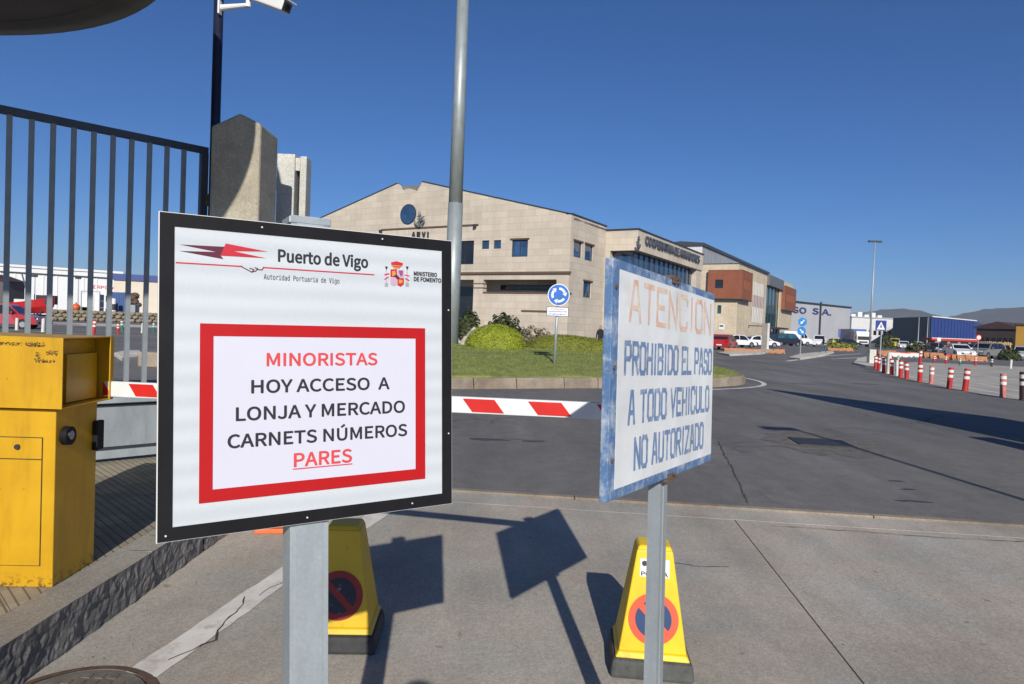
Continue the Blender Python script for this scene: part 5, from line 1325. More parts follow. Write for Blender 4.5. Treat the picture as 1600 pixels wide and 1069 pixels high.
protos = {'red': bollard_proto(bol_red, bol_band), 'faded': bollard_proto(bol_pink, bol_band), 'white': bollard_proto(bol_white, None), 'green': bollard_proto(bol_green, bol_band), 'dark': bollard_proto(bol_dark, bol_band)}
used = set()
def put_bollard(kind, px, py, label, group, top=None):
    o = protos[kind] if kind not in used else copy_tree(protos[kind]); used.add(kind)
    p = G(px, py, -.012); o.location = (p.x, p.y, -.012); o.rotation_euler = (R(random.uniform(-3, 3)), R(random.uniform(-3, 3)), random.uniform(0, 6))
    if top is not None:
        h = D(px, top, p.y).z + .012; k = h / .75; o.scale = (max(.75, min(1.1, k)),) * 2 + (k,)
    tag(o, label, 'bollard', group)
ORD = ['first', 'second', 'third', 'fourth', 'fifth', 'sixth', 'seventh', 'eighth', 'ninth', 'tenth', 'eleventh', 'twelfth', 'thirteenth', 'fourteenth', 'fifteenth', 'sixteenth']
ordn = ['first', 'second', 'third', 'fourth', 'fifth', 'sixth', 'seventh', 'eighth', 'ninth', 'tenth']
GR = 'bollards along the plaza edge'
near = [(1380.7, 583, 559), (1393, 586, 560.5), (1407, 590, 563), (1416.6, 592, 566), (1437, 597, 567.5), (1483, 607, 574.5), (1507.6, 611, 576)]
for i, (x, y, tp) in enumerate(near): put_bollard('red', x, y, f'{ordn[i]} bright red white banded bollard of the near row from the concrete block', GR, tp)
put_bollard('faded', 1455, 600, 'thin faded pink bollard in the middle of the near row', GR, 572)
put_bollard('faded', 1567, 621, 'large faded pink bollard near the right picture edge', GR, 584)
put_bollard('dark', 1599, 626, 'dark bollard cut by the right picture edge', GR, 581)
for i, (x, y, tp) in enumerate(((1377, 580, 558), (1388, 584, 552), (1402, 587, 563))): put_bollard('white', x, y, f'{ordn[i]} slim white bollard standing among the near red bollards', GR, tp)
put_bollard('white', 1579, 576, 'single white bollard in the far row at right', GR, 562)
GR2 = 'bollards of the far row'
for i, (x, y, tp) in enumerate(((1368, 577, 556), (1373, 579, 557), (1437.5, 567.5, 547), (1459, 567.5, 555), (1478, 569, 556), (1524, 571.5, 557))):
    put_bollard('red', x, y, f'{ordn[i]} small red white bollard of the far row from the left', GR2, tp)
put_bollard('dark', 1549, 573, 'small dark red bollard in the far row', GR2, 560)
put_bollard('green', 1403, 568, 'green bollard left of the tall red one in the far row', GR2, 556)
put_bollard('green', 1500, 571, 'small green bollard right of the middle of the far row', GR2, 559)
# off-frame neighbours on the right whose shadows reach into view
p = Vector((7.75, 9.35, -.012)); o = MB().frus((.32, .22), (.2, .12), 0, .82).build('concrete_block', far_kerb_mat, loc=p, bevel=.02); tag(o, 'concrete block just outside the right picture edge casting a short shadow', 'block')
# low orange and red barriers before the car park
obar = mat('barrier_orange', (.40, .17, .07), .7, var=.35, vs=1.5); rbar = mat('barrier_red', (.5, .03, .02), .5, var=.15, vs=3)
def barrier_proto(m):
    root = thing('plastic_barrier', 'barrier', 'barrier', (0, 0, 0))
    MB().prism([(-.25, 0), (.25, 0), (.22, .12), (.1, .25), (.08, .6), (-.08, .6), (-.1, .25), (-.22, .12)], -.72, .72, 'yz').build('body', m, root)
    for x in (-.4, .4): MB().box(x - .12, x + .12, -.262, .262, .02, .11).build('fork_slot', dark_metal, root)
    return root
bp = {0: barrier_proto(obar), 1: barrier_proto(rbar), 2: barrier_proto(bol_white)}; bu = set()
row = [(1380, 556, 0), (1392, 555, 0), (1397, 557.5, 2), (1405, 557, 1), (1413, 558, 2), (1424, 557.5, 1), (1431, 558, 2), (1444, 558.5, 1), (1452, 559.5, 0), (1463, 560.5, 0), (1473, 561, 0), (1485, 561, 1), (1494, 563, 0), (1504, 563.5, 0), (1516, 564, 0), (1530, 564.5, 0)]
for i, (x, y, k) in enumerate(row):
    o = bp[k] if k not in bu else copy_tree(bp[k]); bu.add(k); p = G(x, y, -.012); o.location = (p.x, p.y, -.012); o.rotation_euler.z = R(random.uniform(-12, 12)); o.scale = (random.uniform(.6, .85), 1, random.uniform(.55, .85))
    tag(o, f'{["orange", "red", "white"][k]} plastic road barrier, {ORD[i]} from the left in the far barrier line', 'barrier', 'plastic barriers before the car park')
for i, (x0, x1, y) in enumerate(((1140, 1190, 550), (1205, 1240, 552), (1300, 1345, 548))):
    for k in range(int((x1 - x0) / 12)):
        o = copy_tree(bp[0]); p = G(x0 + k * 12, y + k * .35, -.012); o.location = (p.x, p.y, -.012); o.scale = (random.uniform(.6, 1), 1, random.uniform(.35, .6)); o.rotation_euler.z = R(random.uniform(-15, 15))
        tag(o, f'low orange barrier, {ORD[k]} of the {["run by the red car", "run behind the blue arrow signs", "run before the lorry"][i]}', 'barrier', 'low orange barriers along the verge')
# concrete block with kerbed nose
p = G(1361, 570, -.012); o = MB().box(-.2, .2, -.18, .18, 0, .92).build('concrete_post', pale_mat, loc=p, bevel=.03); tag(o, 'square pale concrete post at the head of the bollard row', 'post')
b = MB(); pts = [G(*q_, -.012) for q_ in ((1333, 569), (1340, 562), (1356, 558.5), (1368, 560), (1372, 576), (1352, 574))]
b.prism([(v.x, v.y) for v in pts], -.05, .10, 'xy'); tag(b.build('traffic_island', far_kerb_mat, bevel=.03), kind='structure')
b = MB(); pts = [G(*q_, -.012) for q_ in ((1232, 560.5), (1250, 555), (1300, 549.5), (1303, 552), (1275, 559), (1250, 562.5))]
b.prism([(v.x, v.y) for v in pts], -.05, .11, 'xy'); tag(b.build('traffic_island', far_kerb_mat, bevel=.03), kind='structure')
b = MB(); pts = [G(*q_, -.012) for q_ in ((1120, 552.5), (1160, 549.5), (1200, 547), (1215, 549), (1190, 554), (1140, 556.5))]
b.prism([(v.x, v.y) for v in pts], -.05, .11, 'xy'); tag(b.build('traffic_island', far_kerb_mat, bevel=.03), kind='structure')
# lamp post
p = G(1358, 556, -.012); LM = frame_of(p); tp = onplane(LM, 1368, 378, off=0)
t = thing('street_lamp', 'slender twin headed street lamp right of the lettered warehouse', 'lamp', p)
MB().cyl((0, 0, 0), (tp.x * .35, 0, tp.z), .10, .055, 12).build('column', galv, t, smooth=True)
for s_ in (-1, 1): MB().box(tp.x * .35 + (.05 if s_ > 0 else -.6), tp.x * .35 + (.6 if s_ > 0 else -.05), -.14, .14, tp.z - .04, tp.z + .10).build('lamp_head', dark_metal, t)
# crossing sign
Y = 45; p = D(1376, 540, Y); t = thing('crossing_sign', 'square blue pedestrian crossing sign beside the lamp column', 'sign', (p.x, Y, -.012)); XM = frame_of((p.x, Y, -.012))
a, c = onplane(XM, 1368.5, 500.5, off=-.05), onplane(XM, 1384.5, 517, off=-.05)
MB().cyl((0, 0, 0), (0, 0, a.z), .035, n=10).build('post', galv_light, t); pl = MB().box(a.x, c.x, -.06, -.045, c.z, a.z).build('plate', mat('crossing_blue', (.02, .04, .22), .4), t)
cx_ = (a.x + c.x) / 2; w_ = c.x - a.x; MB().add([(cx_ - w_ * .38, -.062, c.z + w_ * .1), (cx_ + w_ * .38, -.062, c.z + w_ * .1), (cx_, -.062, a.z - w_ * .12)], [(0, 1, 2)]).build('triangle', white, pl)
b = MB(); b.cyl((cx_, -.064, c.z + w_ * .52), (cx_, -.066, c.z + w_ * .52), w_ * .06, n=10); b.add([(cx_ - w_ * .03, -.065, c.z + w_ * .46), (cx_ + w_ * .05, -.065, c.z + w_ * .46), (cx_ + w_ * .14, -.065, c.z + w_ * .16), (cx_, -.065, c.z + w_ * .32), (cx_ - w_ * .14, -.065, c.z + w_ * .16)], [(0, 1, 2, 3, 4)]); b.build('pedestrian_symbol', ink, pl)
# two blue arrow discs
Y = 52; p = D(1250, 555, Y); t = thing('arrow_sign', 'post with two round blue keep side arrow signs', 'sign', (p.x, Y, -.012)); XM = frame_of((p.x, Y, -.012))
b1, b2 = onplane(XM, 1254, 503, off=-.06), onplane(XM, 1252.5, 517.5, off=-.06); MB().cyl((0, 0, 0), (b1.x, 0, b1.z + .2), .035, n=10).build('post', galv_light, t)
for v, sg_ in ((b1, 1), (b2, -1)):
    o = MB().cyl((v.x, -.07, v.z), (v.x, -.05, v.z), .33, n=28).build('disc', mat('sky_blue_sign', (.01, .19, .50), .4), t)
    d = Vector((-.7, -.7 * sg_)) if sg_ > 0 else Vector((.7, -.7)); nn = Vector((-d.y, d.x)); q0 = Vector((v.x, v.z))
    P = [q0 - d * .2 + nn * .035, q0 - d * .2 - nn * .035, q0 + d * .06 - nn * .035, q0 + d * .06 - nn * .12, q0 + d * .22, q0 + d * .06 + nn * .12, q0 + d * .06 + nn * .035]
    MB().add([(a.x, -.072, a.y) for a in P], [(0, 1, 2, 3, 4, 5, 6)]).build('arrow', white, o)
# round sign on pole among parked cars
Y = 62; p = D(1527, 560, Y); t = thing('round_sign', 'small round red and white sign on a thin pole among parked cars', 'sign', (p.x, Y, -.012)); c = onplane(frame_of((p.x, Y, -.012)), 1527, 527.5)
MB().cyl((0, 0, 0), (0, 0, c.z), .03, n=8).build('post', galv, t); o = MB().cyl((0, -.05, c.z), (0, -.035, c.z), .26, n=20).build('disc', boom_red, t); MB().cyl((0, -.056, c.z), (0, -.051, c.z), .18, n=20).build('disc_face', white, o)
# grey totem
p = G(1195, 547, -.012); t = thing('totem_pillar', 'grey slab totem pillar with pale right edge before the white hatchback', 'pillar', p, R(-20)); z = D(1195, 505, p.y).z; w_ = (D(1200.5, 520, p.y).x - D(1189, 520, p.y).x)
MB().box(-w_ * .5, w_ * .22, -.2, .2, 0, z).build('slab', mat('totem_grey', (.22, .20, .18), .6), t); MB().box(w_ * .225, w_ * .5, -.22, .22, 0, z + .02).build('edge_panel', pale_mat, t)
a = D(1171, 507, p.y) - Vector(p); MB().box(a.x, -w_ * .5, -.06, .06, z - .35, z - .25).build('bracket', dark_metal, t); MB().box(a.x, a.x + .08, -.06, .06, z - .55, z - .249).build('bracket_end', dark_metal, t)
# yellow pallet stacks / lattice fence with red roof strip
a, c = D(1452, 530, 150), D(1582, 536, 150)
lat = mat('yellow_timber', (.46, .30, .10), .7, var=.2, vs=1)
t = thing('slatted_fence', 'yellow timber slatted fence behind the parked cars', 'fence', (a.x, 150, -.012)); W_ = c.x - a.x; HH = a.z
for z in (.5, HH - .5): MB().box(0, W_, .05, .15, z, z + .2).build('rail', lat, t)
sl_me = MB().box(-.14, .14, -.06, .045, 0, 1).mesh('slat', lat)
for k in range(int(W_ / .42)):
    o = link('slat', sl_me, t, loc=(.2 + k * .42, 0, 0)); o.scale = (1, 1, HH * random.uniform(.93, 1.04))
a = D(1456, 527, 146); c = D(1530, 533, 146); t = thing('red_kiosk', 'low kiosk with a long red and white roof in the car park', 'kiosk', (a.x, 146, -.012)); W_ = c.x - a.x
MB().box(1, W_ - .5, .4, 3, 0, a.z - .6).build('wall', mat('kiosk_wall', (.40, .16, .12), .7), t); MB().box(0, W_, 0, 3.4, a.z - .598, a.z - .1).build('roof', rbar, t); MB().box(0, W_, -.05, -.002, a.z - .18, a.z - .06).build('roof_edge', white, t)
for k in range(4): MB().box(2 + k * W_ * .22, 3.6 + k * W_ * .22, .33, .398, .9, 2.0).build('window', glass_dark, t)
for i, (px, Y) in enumerate(((1434, 160), (1448, 165))):
    p = D(px, 540, Y); t = thing('flag_pole', f'{["left", "right"][i]} of two thin grey poles before the blue warehouse', 'pole', (p.x, Y, -.012), group='poles before the blue warehouse'); z = D(px, 496, Y).z
    MB().cyl((0, 0, 0), (0, 0, z), .14, .07, 8).build('shaft', galv, t); MB().cyl((0, 0, z), (0, 0, z + .12), .12, .02, 8).build('finial', galv, t)
def far_bush(label, px, py, Y, r, m=leaf_dark, n=500, size=.2):
    p = D(px, py, Y); t = thing('bush', label, 'bush', (p.x, Y, -.02)); b = MB(); foliage(b, (0, 0, r[2] * .35), r, n, size); b.build('foliage', m, t)
    b = MB()
    for i in range(5): b.cyl((0, 0, 0), (math.cos(i * 1.3) * r[0] * .5, math.sin(i * 1.3) * r[1] * .5, r[2] * .8), .05, .02, 5)
    b.build('stems', bark, t)
far_bush('dark low bush right of the grey off roader', 1578, 556, 66, (1.0, .8, .85)); far_bush('dark bush before the white cars by the blue warehouse', 1430, 548, 95, (1.3, 1, 1.1), n=450)
far_bush('dark bush left of the yellow van', 1383, 545, 118, (1.6, 1.2, 1.6)); far_bush('olive bush by the lime car', 1316, 541, 100, (2.4, 1, .7), leaf_olive); far_bush('tall dark shrub behind the crossing sign', 1388, 540, 150, (1.8, 1.2, 3.0))
# plaza: paler concrete sheet behind the near bollards, bay lines
pts = [G(*q_, -.012) for q_ in ((1366, 574), (1393, 586.5), (1437, 597), (1507, 611), (1567, 622))]; pts += [Vector((14.5, 13, 0)), Vector((40, 13, 0)), Vector((42, 46, 0)), G(1440, 566, -.012), G(1385, 566, -.012)]
b = MB(); b.add([(v.x, v.y, -.008) for v in pts], [tuple(range(len(pts)))]); tag(b.build('plaza', plaza_mat), kind='structure')
for q_ in ([(1372, 577), (1437, 592), (1600, 622)], [(1440, 583), (1600, 607)], [(1460, 577), (1600, 596)], [(1470, 586), (1535, 587)], [(1500, 594), (1600, 613)]):
    P = [G(*a, -.012) for a in q_]; stripe([(v.x, v.y) for v in P], .12, 'road_marking', z=-.004, jag=.015)
for q_ in ([(1230, 564.5), (1290, 556)], [(1290, 556), (1345, 553)], [(1300, 561), (1345, 559)]):
    P = [G(*a, -.012) for a in q_]; stripe([(v.x, v.y) for v in P], .3, 'road_marking', z=-.007, jag=.02)

# ================================================================== BEYOND THE GATE ON THE LEFT
t, ln, H, Mx = block('white_warehouse', 'long white warehouse seen through the gate bars', -120, 190, 409, 427, 140, 160, 40, mat('warehouse_white', (.70, .71, .72), .6, var=.05, vs=.2), white)
MB().box(0, ln, -.3, -.002, H - 1.3, H - 1.05).build('gutter', dark_metal, t)
for k in range(14): MB().box(ln * k / 14, ln * k / 14 + .2, -.12, -.002, .5, H - 1.4).build('rib', MATS['warehouse_white'], t)
x0, x1, a, c = boxpx(Mx, [(145, 446), (145, 451), (181, 447.5), (181, 452.5)]); text_mesh('ERPO  A', x0, x1, a, c, -.05, crimson, 'wall_lettering', t, .02)
t, ln, H, Mx = block('blue_roofed_shed', 'cream shed with blue roof right of the white warehouse', 178, 330, 432, 438, 150, 156, 30, mat('cream_wall', (.62, .55, .44), .7, var=.06, vs=.2), blue_clad)
MB().box(-.2, ln, -.32, -.302, H - .9, H + .4).build('roof_fascia', blue_clad, t)
p = D(4, 470, 120); t = thing('dark_house', 'small dark house at the far left edge behind the gate', 'building', (D(9, 470, 120).x - 4.3, 120, 0)); z = D(4, 428, 120).z
MB().box(-3, 4, 0, 5, 0, z - 1.2).build('wall', mat('dark_wall', (.10, .085, .09), .8), t); MB().prism([(-3.3, z - 1.2), (4.3, z - 1.2), (.5, z)], -.3, 5.3, 'xz').build('roof', MATS['brown_roof'], t); MB().box(1, 2.2, -.05, -.002, 1.5, 2.8).build('window', glass_dark, t)
# red boat hull on a cradle
Yb = 62; a = D(16, 490, Yb); c = D(86, 490, Yb); t = thing('boat', 'red hulled boat standing on a black cradle behind the gate', 'boat', ((a.x + c.x) / 2, Yb, -.012)); LB = (c.x - a.x) / 2
z0_ = D(50, 491, Yb).z; zs_ = D(20, 473, Yb).z; zb_ = D(86, 463, Yb).z
b = MB(); st = []
for i in range(11):
    f = i / 10; x = -LB * .98 + 2 * LB * f * .98; wdt = 1.15 * (1 - max(0, f - .45) ** 2 / .31); zt_ = zs_ + (zb_ - zs_) * f ** 2; xb = x - .7 * max(0, f - .75) * 4 * .6
    st.append([(x, -wdt, zt_), (x - .05, -wdt * .92, (zt_ + z0_) / 2), (xb, -wdt * .35, z0_ + .15 * f), (xb, wdt * .35, z0_ + .15 * f), (x - .05, wdt * .92, (zt_ + z0_) / 2), (x, wdt, zt_)])
vs = [p_ for s_ in st for p_ in s_]; b.add(vs, [(6 * i + j, 6 * (i + 1) + j, 6 * (i + 1) + j + 1, 6 * i + j + 1) for i in range(10) for j in range(5)] + [tuple(range(6)), tuple(60 + j for j in range(5, -1, -1))] + [(6 * i, 6 * i + 5, 6 * i + 11, 6 * i + 6) for i in range(10)])
hull = b.build('hull', paint('hull_red', (.45, .014, .016)), t); 
text_mesh('YE', -.9, -.45, (zs_ + z0_) / 2, (zs_ + z0_) / 2 + .22, -1.20, white, 'hull_lettering', t, .02)
MB().box(-LB * .6, LB * .1, -.7, .7, zs_ - .05, zs_ + .35).build('deckhouse', off_white, t); MB().box(LB * .3, LB * .95, -.5, .5, zs_ - .02, zb_ + .06).build('foredeck', dark_metal, t)
for x in (-LB * .6, 0, LB * .55):
    for s_ in (-1, 1): MB().cyl((x, s_ * 1.0, 0), (x, s_ * .5, z0_ + .35), .09, n=6).build('cradle_leg', dark_metal, t)
    MB().box(x - .1, x + .1, -1.1, 1.1, z0_ - .15, z0_ + .02).build('cradle_beam', dark_metal, t)
a = D(34, 427, 70); c = D(44, 462, 70); t = thing('davit_crane', 'thin dark crane arm rising above the red boat', 'crane', (c.x, 70, -.012)); MB().cyl((0, 0, 0), (0, 0, c.z), .12, .1, 8).build('mast', dark_metal, t); MB().cyl((0, 0, c.z), (a.x - c.x, 0, a.z), .1, .06, 8).build('jib', dark_metal, t)
# rough stone wall, individual boulders
a, c = G(86, 501, 0), G(330, 507, 0); t = thing('rubble_wall', 'long low wall of brownish rubble stone beyond the gate', 'wall', (a.x, a.y, -.012), math.atan2(c.y - a.y, c.x - a.x)); ln = math.hypot(c.x - a.x, c.y - a.y)
rub = mat('rubble', (.26, .215, .15), .9, var=.35, vs=.8, bmp=.4, bs=6); MB().box(-.5, ln, .35, 1.2, 0, 1.35).build('core', rub, t)
rmes = []
for i in range(5):
    b = MB().ball((0, 0, 0), (.42, .34, .27), 8, 5); b.v = [(x * random.uniform(.8, 1.2), y * random.uniform(.85, 1.15), z * random.uniform(.8, 1.2)) for x, y, z in b.v]; rmes.append(b.mesh('rubble_stone', rub))
for r_ in range(3):
    k = 0
    while k * .78 < ln:
        o = link('rubble_stone', random.choice(rmes), t, loc=(k * .78 + (r_ % 2) * .39 + random.uniform(-.08, .08), .28 + random.uniform(-.08, .05), .24 + r_ * .44)); o.rotation_euler.z = random.uniform(-.4, .4); k += 1
b = MB(); pts = [G(*q_, -.012) for q_ in ((60, 507), (330, 515), (330, 511), (60, 503))]; b.add([(v.x, v.y, -.006) for v in pts], [(0, 1, 2, 3)]); tag(b.build('footway', far_kerb_mat), kind='structure')
P = [G(*q_, -.012) for q_ in ((10, 516), (120, 521), (245, 525.5), (330, 529))]; stripe([(v.x, v.y) for v in P], .2, 'road_marking', z=-.006, jag=.02)
b = MB(); pts = [G(*q_, -.012) for q_ in ((178, 556), (195, 552), (218, 552), (224, 557), (215, 562), (190, 564))]; b.prism([(v.x, v.y) for v in pts], -.05, .10, 'xy'); tag(b.build('traffic_island', far_kerb_mat, bevel=.03), kind='structure')
p = G(240, 574, -.012); o = MB().box(-.35, .6, -.2, .2, 0, .42).build('stone_block', island_kerb_mat, loc=p, bevel=.05); tag(o, 'low brownish stone block beside the white board behind the gate', 'block')
GL = 'bollards beyond the gate'
put_bollard('white', 26, 516, 'white bollard in front of the red car behind the gate', GL, 497); put_bollard('white', 67, 519, 'white bollard before the black boat cradle', GL, 498)
put_bollard('red', 146, 523, 'red banded bollard before the stone wall, nearer the boat', GL, 500); put_bollard('red', 184, 522, 'red banded bollard beside the green bollard behind the gate', GL, 505)
put_bollard('green', 191, 517, 'green banded bollard before the stone wall', GL, 500); put_bollard('white', 222, 520.5, 'pale pink white bollard near the white board edge', GL, 505); put_bollard('green', 240, 519, 'green bollard right at the white board edge', GL, 504)
# yard clutter on top of the wall
def clutter(name, label, cat, px0, py0, px1, py1, Y, m, shape='box', parts=None):
    a, c = D(px0, py1, Y), D(px1, py0, Y); t = thing(name, label, cat, ((a.x + c.x) / 2, Y, max(0, a.z) if a.z > .6 else 0)); w_ = (c.x - a.x) / 2; z0 = 0; h = c.z - (a.z if a.z > .6 else 0)
    return t, w_, h
for (nm, lab, cat, q_, m) in (('crate_stack', 'stack of white fish crates on the yard behind the wall', 'crates', (128, 460, 156, 489), white), ('blue_container', 'blue container behind the stone wall', 'container', (174, 457, 196, 489), mat('container_blue', (.05, .10, .26), .6, var=.2, vs=1)), ('grey_tank', 'pale grey box tank on the yard', 'tank', (203, 476, 212, 490), galv), ('green_machine', 'green machine behind the stone wall', 'machine', (122, 470, 137, 489), mat('machine_green', (.10, .24, .08), .6))):
    Y = 92; a, c = D(q_[0], q_[3], Y), D(q_[2], q_[1], Y); t = thing(nm, lab, cat, ((a.x + c.x) / 2, Y, -.012)); w_ = (c.x - a.x) / 2; H = c.z
    if nm == 'crate_stack':
        for r_ in range(4):
            for k in range(3): MB().box(-w_ + k * w_ * .67 + .03, -w_ + (k + 1) * w_ * .67 - .03, 0, 1, r_ * H / 4 + .03, (r_ + 1) * H / 4).build('crate', m, t)
        ring(-w_ - .1, w_ + .1, 0, H + .4, .1, -.15, -.05, MB()).build('frame', galv, t)
    elif nm == 'blue_container':
        MB().box(-w_, w_, 0, 2.4, .12, H).build('body', m, t)
        for k in range(8): MB().box(-w_ + .1 + k * w_ * .25, -w_ + .2 + k * w_ * .25, -.06, -.002, .2, H - .1).build('rib', m, t)
        for s_ in (-1, 1): MB().box(s_ * w_ - .1, s_ * w_ + .1, -.08, .1, -.01, H + .04).build('corner_post', m, t)
    elif nm == 'grey_tank':
        MB().box(-w_, w_, 0, 1, .2, H).build('body', m, t, bevel=.05); MB().cyl((0, .5, H), (0, .5, H + .12), .15, n=10).build('cap', dark_metal, t); ring(-w_ - .04, w_ + .04, 0, H + .04, .06, -.06, -.01, MB()).build('cage', dark_metal, t)
    else:
        MB().box(-w_, w_, 0, 1.4, .5, H * .7).build('body', m, t, bevel=.06); MB().box(-w_ * .2, w_ * .7, .1, 1.2, H * .7, H).build('cab', glass_dark, t)
        for s_ in (-.7, .7): MB().cyl((s_ * w_, -.1, .45), (s_ * w_, .2, .45), .45, n=14).build('wheel', tyre_m, t)
for i, (px, py) in enumerate(((174, 479), (177, 466))):
    p = D(px, 488, 90); z = D(px, py, 90).z
for i, px in enumerate((169, 177)):
    p = D(px, 488, 90); H = D(px, 462 + 4 * i, 90).z; t = thing('drum_stack', f'{["left", "right"][i]} stack of white drums before the blue container', 'drums', (p.x, 90, -.012), group='drum stacks')
    n_ = 4
    for k in range(n_): MB().cyl((0, 0, k * H / n_ + .02), (0, 0, (k + 1) * H / n_ - .02), .32, n=14).build('drum', white if (k + i) % 2 == 0 else dark_metal, t)
p = D(119, 480, 88); t = thing('buoy', 'round orange buoy on top of the stone wall', 'buoy', (p.x, 88, p.z - .55)); MB().ball((0, 0, .5), .5, 16, 10).build('ball', mat('buoy_orange', (.6, .10, .02), .5), t, smooth=True); MB().cyl((0, 0, .98), (0, 0, 1.15), .07, n=8).build('eye', dark_metal, t); MB().box(-.3, .3, -.2, .2, -(p.z - .55), .03).build('stand', dark_metal, t)
p = D(211, 489, 93); t = thing('net_pile', 'heap of brown fishing nets behind the wall', 'nets', (p.x, 93, -.012)); H = D(211, 457, 93).z
b = MB()
for i in range(26): a = random.uniform(0, 6.28); r_ = random.uniform(0, .8); z = random.uniform(.2, H * (1 - r_ * .3)) ; b.ball((r_ * math.cos(a), r_ * .6 * math.sin(a), z), (random.uniform(.35, .6), .45, random.uniform(.2, .4)), 7, 5)
tag(b.build('nets', mat('net_brown', (.10, .065, .045), .95, var=.5, vs=3, bmp=.6, bs=12), t), kind='stuff'); MB().box(-.9, .9, -.6, .6, 0, .15).build('pallet', lat, t)
for i, (px, tp) in enumerate(((54, 433), (122, 436))):
    p = D(px, 470, 130); z = D(px, tp, 130).z; t = thing('yard_light', f'thin floodlight pole before the white warehouse, {["nearer the boat", "nearer the lettering"][i]}', 'lamp', (p.x, 130, -.012)); MB().cyl((0, 0, 0), (0, 0, z), .12, .07, 8).build('column', galv, t); MB().box(-.5, .5, -.25, .05, z, z + .4).build('lamp_head', dark_metal, t)

# ================================================================== PEOPLE
skin = mat('skin', (.42, .25, .18), .6); hair = mat('hair', (.03, .022, .018), .7)
def person(label, loc, rz, h, joints, top_m, leg_m, shoe_m=black):
    """one continuous skinned body; joints: name -> (x, y, z, radius) for a 1.75 m figure"""
    J = joints; names = list(J); idx = {n_: i for i, n_ in enumerate(names)}
    E = [('pelvis', 'waist'), ('waist', 'chest'), ('chest', 'neck'), ('neck', 'head'), ('head', 'crown')]
    for s_ in 'LR': E += [('chest', 'sh' + s_), ('sh' + s_, 'el' + s_), ('el' + s_, 'wr' + s_), ('wr' + s_, 'ha' + s_), ('pelvis', 'hip' + s_), ('hip' + s_, 'kn' + s_), ('kn' + s_, 'an' + s_), ('an' + s_, 'toe' + s_)]
    me = bpy.data.meshes.new('body'); k = h / 1.75; me.from_pydata([tuple(v * k for v in J[n_][:3]) for n_ in names], [(idx[a], idx[c]) for a, c in E], [])
    o = bpy.data.objects.new('tmp', me); COL.objects.link(o); m_ = o.modifiers.new('s', 'SKIN'); m_.use_smooth_shade = True
    for n_ in names:
        sv = me.skin_vertices[0].data[idx[n_]]; r = J[n_][3] * k; sv.radius = (r, r * (.72 if n_ in ('pelvis', 'waist', 'chest') else 1)); sv.use_root = (n_ == 'pelvis')
    ss = o.modifiers.new('u', 'SUBSURF'); ss.levels = 2; ss.render_levels = 2
    dg = bpy.context.evaluated_depsgraph_get(); nm = bpy.data.meshes.new_from_object(o.evaluated_get(dg)); bpy.data.objects.remove(o)
    nm.materials.clear()
    for q_ in (top_m, leg_m, skin, hair, shoe_m): nm.materials.append(q_)
    hz = J['pelvis'][2] * k; nk = J['neck'][2] * k; hd_ = Vector(J['head'][:3]) * k; hands = [Vector(J[n_][:3]) * k for n_ in ('haL', 'haR')]
    for f in nm.polygons:
        c = f.center; mi = 0
        if c.z < .09 * k: mi = 4
        elif c.z < hz: mi = 1
        if c.z > nk + .015: mi = 3 if (c.z > hd_.z + .05 * k or c.y > hd_.y + .02) else 2
        if min((c - q_).length for q_ in hands) < .10 * k: mi = 2
        f.material_index = mi
    nm.name = 'body'; t = thing('person', label, 'person', loc, rz); link('body', nm, t, smooth=True)
    # face and hands
    b = MB(); b.ball(hd_ + Vector((0, -.098, -.005)) * k, (.014 * k, .022 * k, .022 * k), 6, 4); b.build('nose', skin, t)
    for s_ in (-1, 1):
        MB().ball(hd_ + Vector((s_ * .034, -.086, .028)) * k, .011 * k, 8, 6).build('eye', white, t); MB().ball(hd_ + Vector((s_ * .092, .0, .0)) * k, (.012 * k, .022 * k, .032 * k), 6, 4).build('ear', skin, t)
    MB().box(hd_.x - .024 * k, hd_.x + .024 * k, hd_.y - .094 * k, hd_.y - .08 * k, hd_.z - .052 * k, hd_.z - .044 * k).build('mouth', maroon, t)
    for s_, hv in zip((-1, 1), hands):
        wv = Vector(J['wrL' if s_ < 0 else 'wrR'][:3]) * k; d = (hv - wv).normalized(); sdv = d.orthogonal().normalized()
        for i in range(5):
            off = sdv * (i - 2) * .017 * k; l = (.05, .075, .082, .076, .062)[i] * k; base = hv + off - d * (.02 if i else .05) * k; tipv = base + d * l + sdv * (-.03 * k if i == 0 else 0)
            MB().cyl(base, tipv, .009 * k, .007 * k, 6).build('finger', skin, t)
    return t
def pose(stride=0.0, arms=((-.27, .02, .82), (.27, .02, .82)), elbows=((-.26, .04, 1.10), (.26, .04, 1.10)), wr=None):
    J = {'pelvis': (0, 0, .95, .15), 'waist': (0, 0, 1.10, .14), 'chest': (0, 0, 1.34, .165), 'neck': (0, .0, 1.50, .062), 'head': (0, -.02, 1.615, .098), 'crown': (0, -.005, 1.70, .075)}
    for s_, n_, i in ((-1, 'L', 0), (1, 'R', 1)):
        J['sh' + n_] = (s_ * .19, 0, 1.41, .062); J['el' + n_] = (*elbows[i], .047); J['wr' + n_] = (*[elbows[i][k] * .15 + arms[i][k] * .85 for k in range(3)], .032); J['ha' + n_] = (*arms[i], .036)
        st = s_ * stride; J['hip' + n_] = (s_ * .095, 0, .90, .088); J['kn' + n_] = (s_ * .10, -st * .45 - (.03 if stride else 0), .50, .062); J['an' + n_] = (s_ * .10, -st + .02, .09, .042); J['toe' + n_] = (s_ * .11, -st - .15, .035, .036)
    return J
p = G(1286, 553, -.012); person('person in dark jacket and jeans walking across the far road', (p.x, p.y, -.012), R(75), 1.74, pose(.30, ((-.28, -.2, .86), (.28, .2, .86))), mat('dark_jacket', (.02, .018, .022), .8), mat('jeans', (.05, .10, .15), .8))
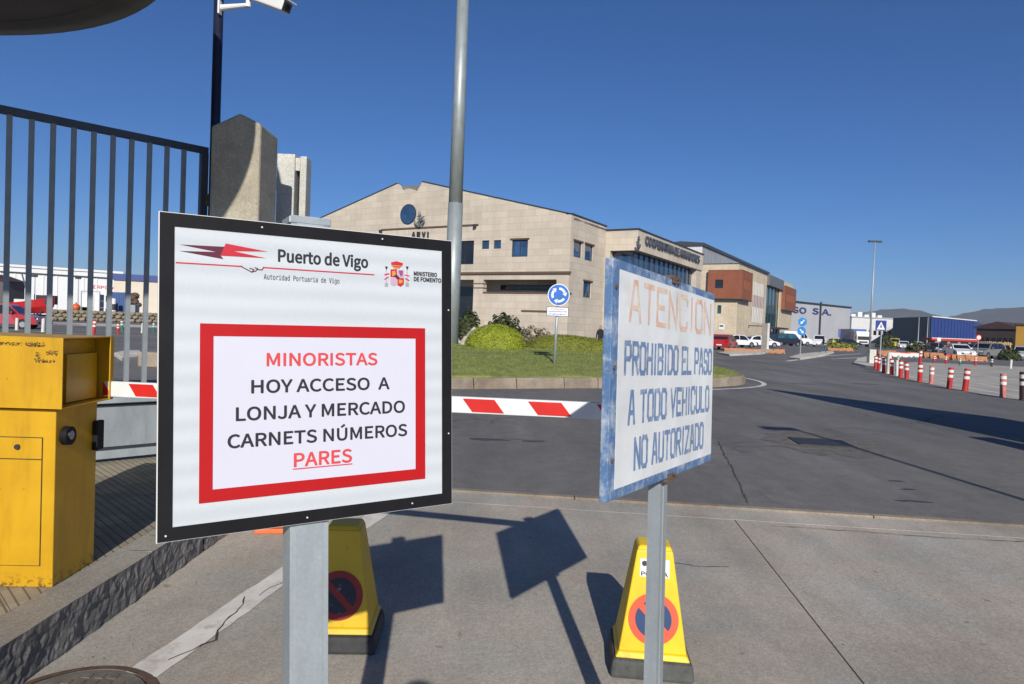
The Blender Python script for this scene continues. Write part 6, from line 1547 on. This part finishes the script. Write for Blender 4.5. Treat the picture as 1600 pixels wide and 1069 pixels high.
p = D(938, 524, 42.5); person('person in black standing at the corner of the gabled building', (p.x, 42.5, -.012), R(30), 1.76, pose(.06), mat('black_coat', (.012, .012, .014), .8), mat('black_trousers', (.015, .015, .018), .8))
person('photographer in grey jacket behind the camera whose head shadow falls on the concrete', (-.05, -.33, 0), R(180), 1.68, pose(.05, ((-.10, -.20, 1.50), (.10, -.20, 1.50)), ((-.27, -.10, 1.20), (.27, -.10, 1.20))), mat('grey_jacket', (.10, .10, .11), .8), MATS['jeans'])

# ================================================================== THINGS OUTSIDE THE FRAME WHOSE SHADOWS SHOW
t = thing('lamp_post', 'lamp post outside the frame casting the thin shadow across the asphalt', 'lamp', (5.62, .55, 0))
MB().cyl((0, 0, -.02), (0, 0, 5.45), .05, .035, 12).build('column', galv, t, smooth=True); MB().box(-.55, .05, -.12, .12, 5.45, 5.56).build('lamp_head', dark_metal, t, bevel=.03); MB().cyl((0, 0, -.01), (0, 0, .25), .09, .07, 12).build('base', galv, t)
c0 = Vector((8.12, 9.7)); dv = Vector((.47, -.88)).normalized()
t = thing('hoarding', 'tall plain hoarding outside the right picture edge casting the broad shadow', 'hoarding', (c0.x, c0.y, -.012), math.atan2(dv.y, dv.x))
HH = (19.35 - 9.7) * .522
for k in range(6): MB().box(k * 1.2 + .004, (k + 1) * 1.2 - .004, -.04, .04, .02, HH - (.0 if k < 5 else .3)).build('panel', mat('hoarding_grey', (.35, .36, .37), .7), t)
for k in range(4): MB().box(k * 2.3 + .1, k * 2.3 + .22, .041, .17, 0, HH - .4).build('post', galv, t)
for z in (.8, HH - .8): MB().box(.05, 7.1, .171, .24, z, z + .12).build('rail', galv, t)

# ================================================================== AIR
b = MB().box(-4700, 4700, -400, 4700, -12, 165); o = b.mesh('haze', []); o.materials.clear()
hm = bpy.data.materials.new('haze'); hm.use_nodes = True; ht = hm.node_tree; ht.nodes.clear()
pv = ht.nodes.new('ShaderNodeVolumePrincipled'); pv.inputs['Color'].default_value = (.80, .88, 1.0, 1); pv.inputs['Density'].default_value = .00014; pv.inputs['Anisotropy'].default_value = 0.0
ho = ht.nodes.new('ShaderNodeOutputMaterial'); ht.links.new(pv.outputs[0], ho.inputs['Volume']); o.materials.append(hm)
tag(link('haze', o), 'thin pale blue air over the whole port', 'haze', kind='stuff')
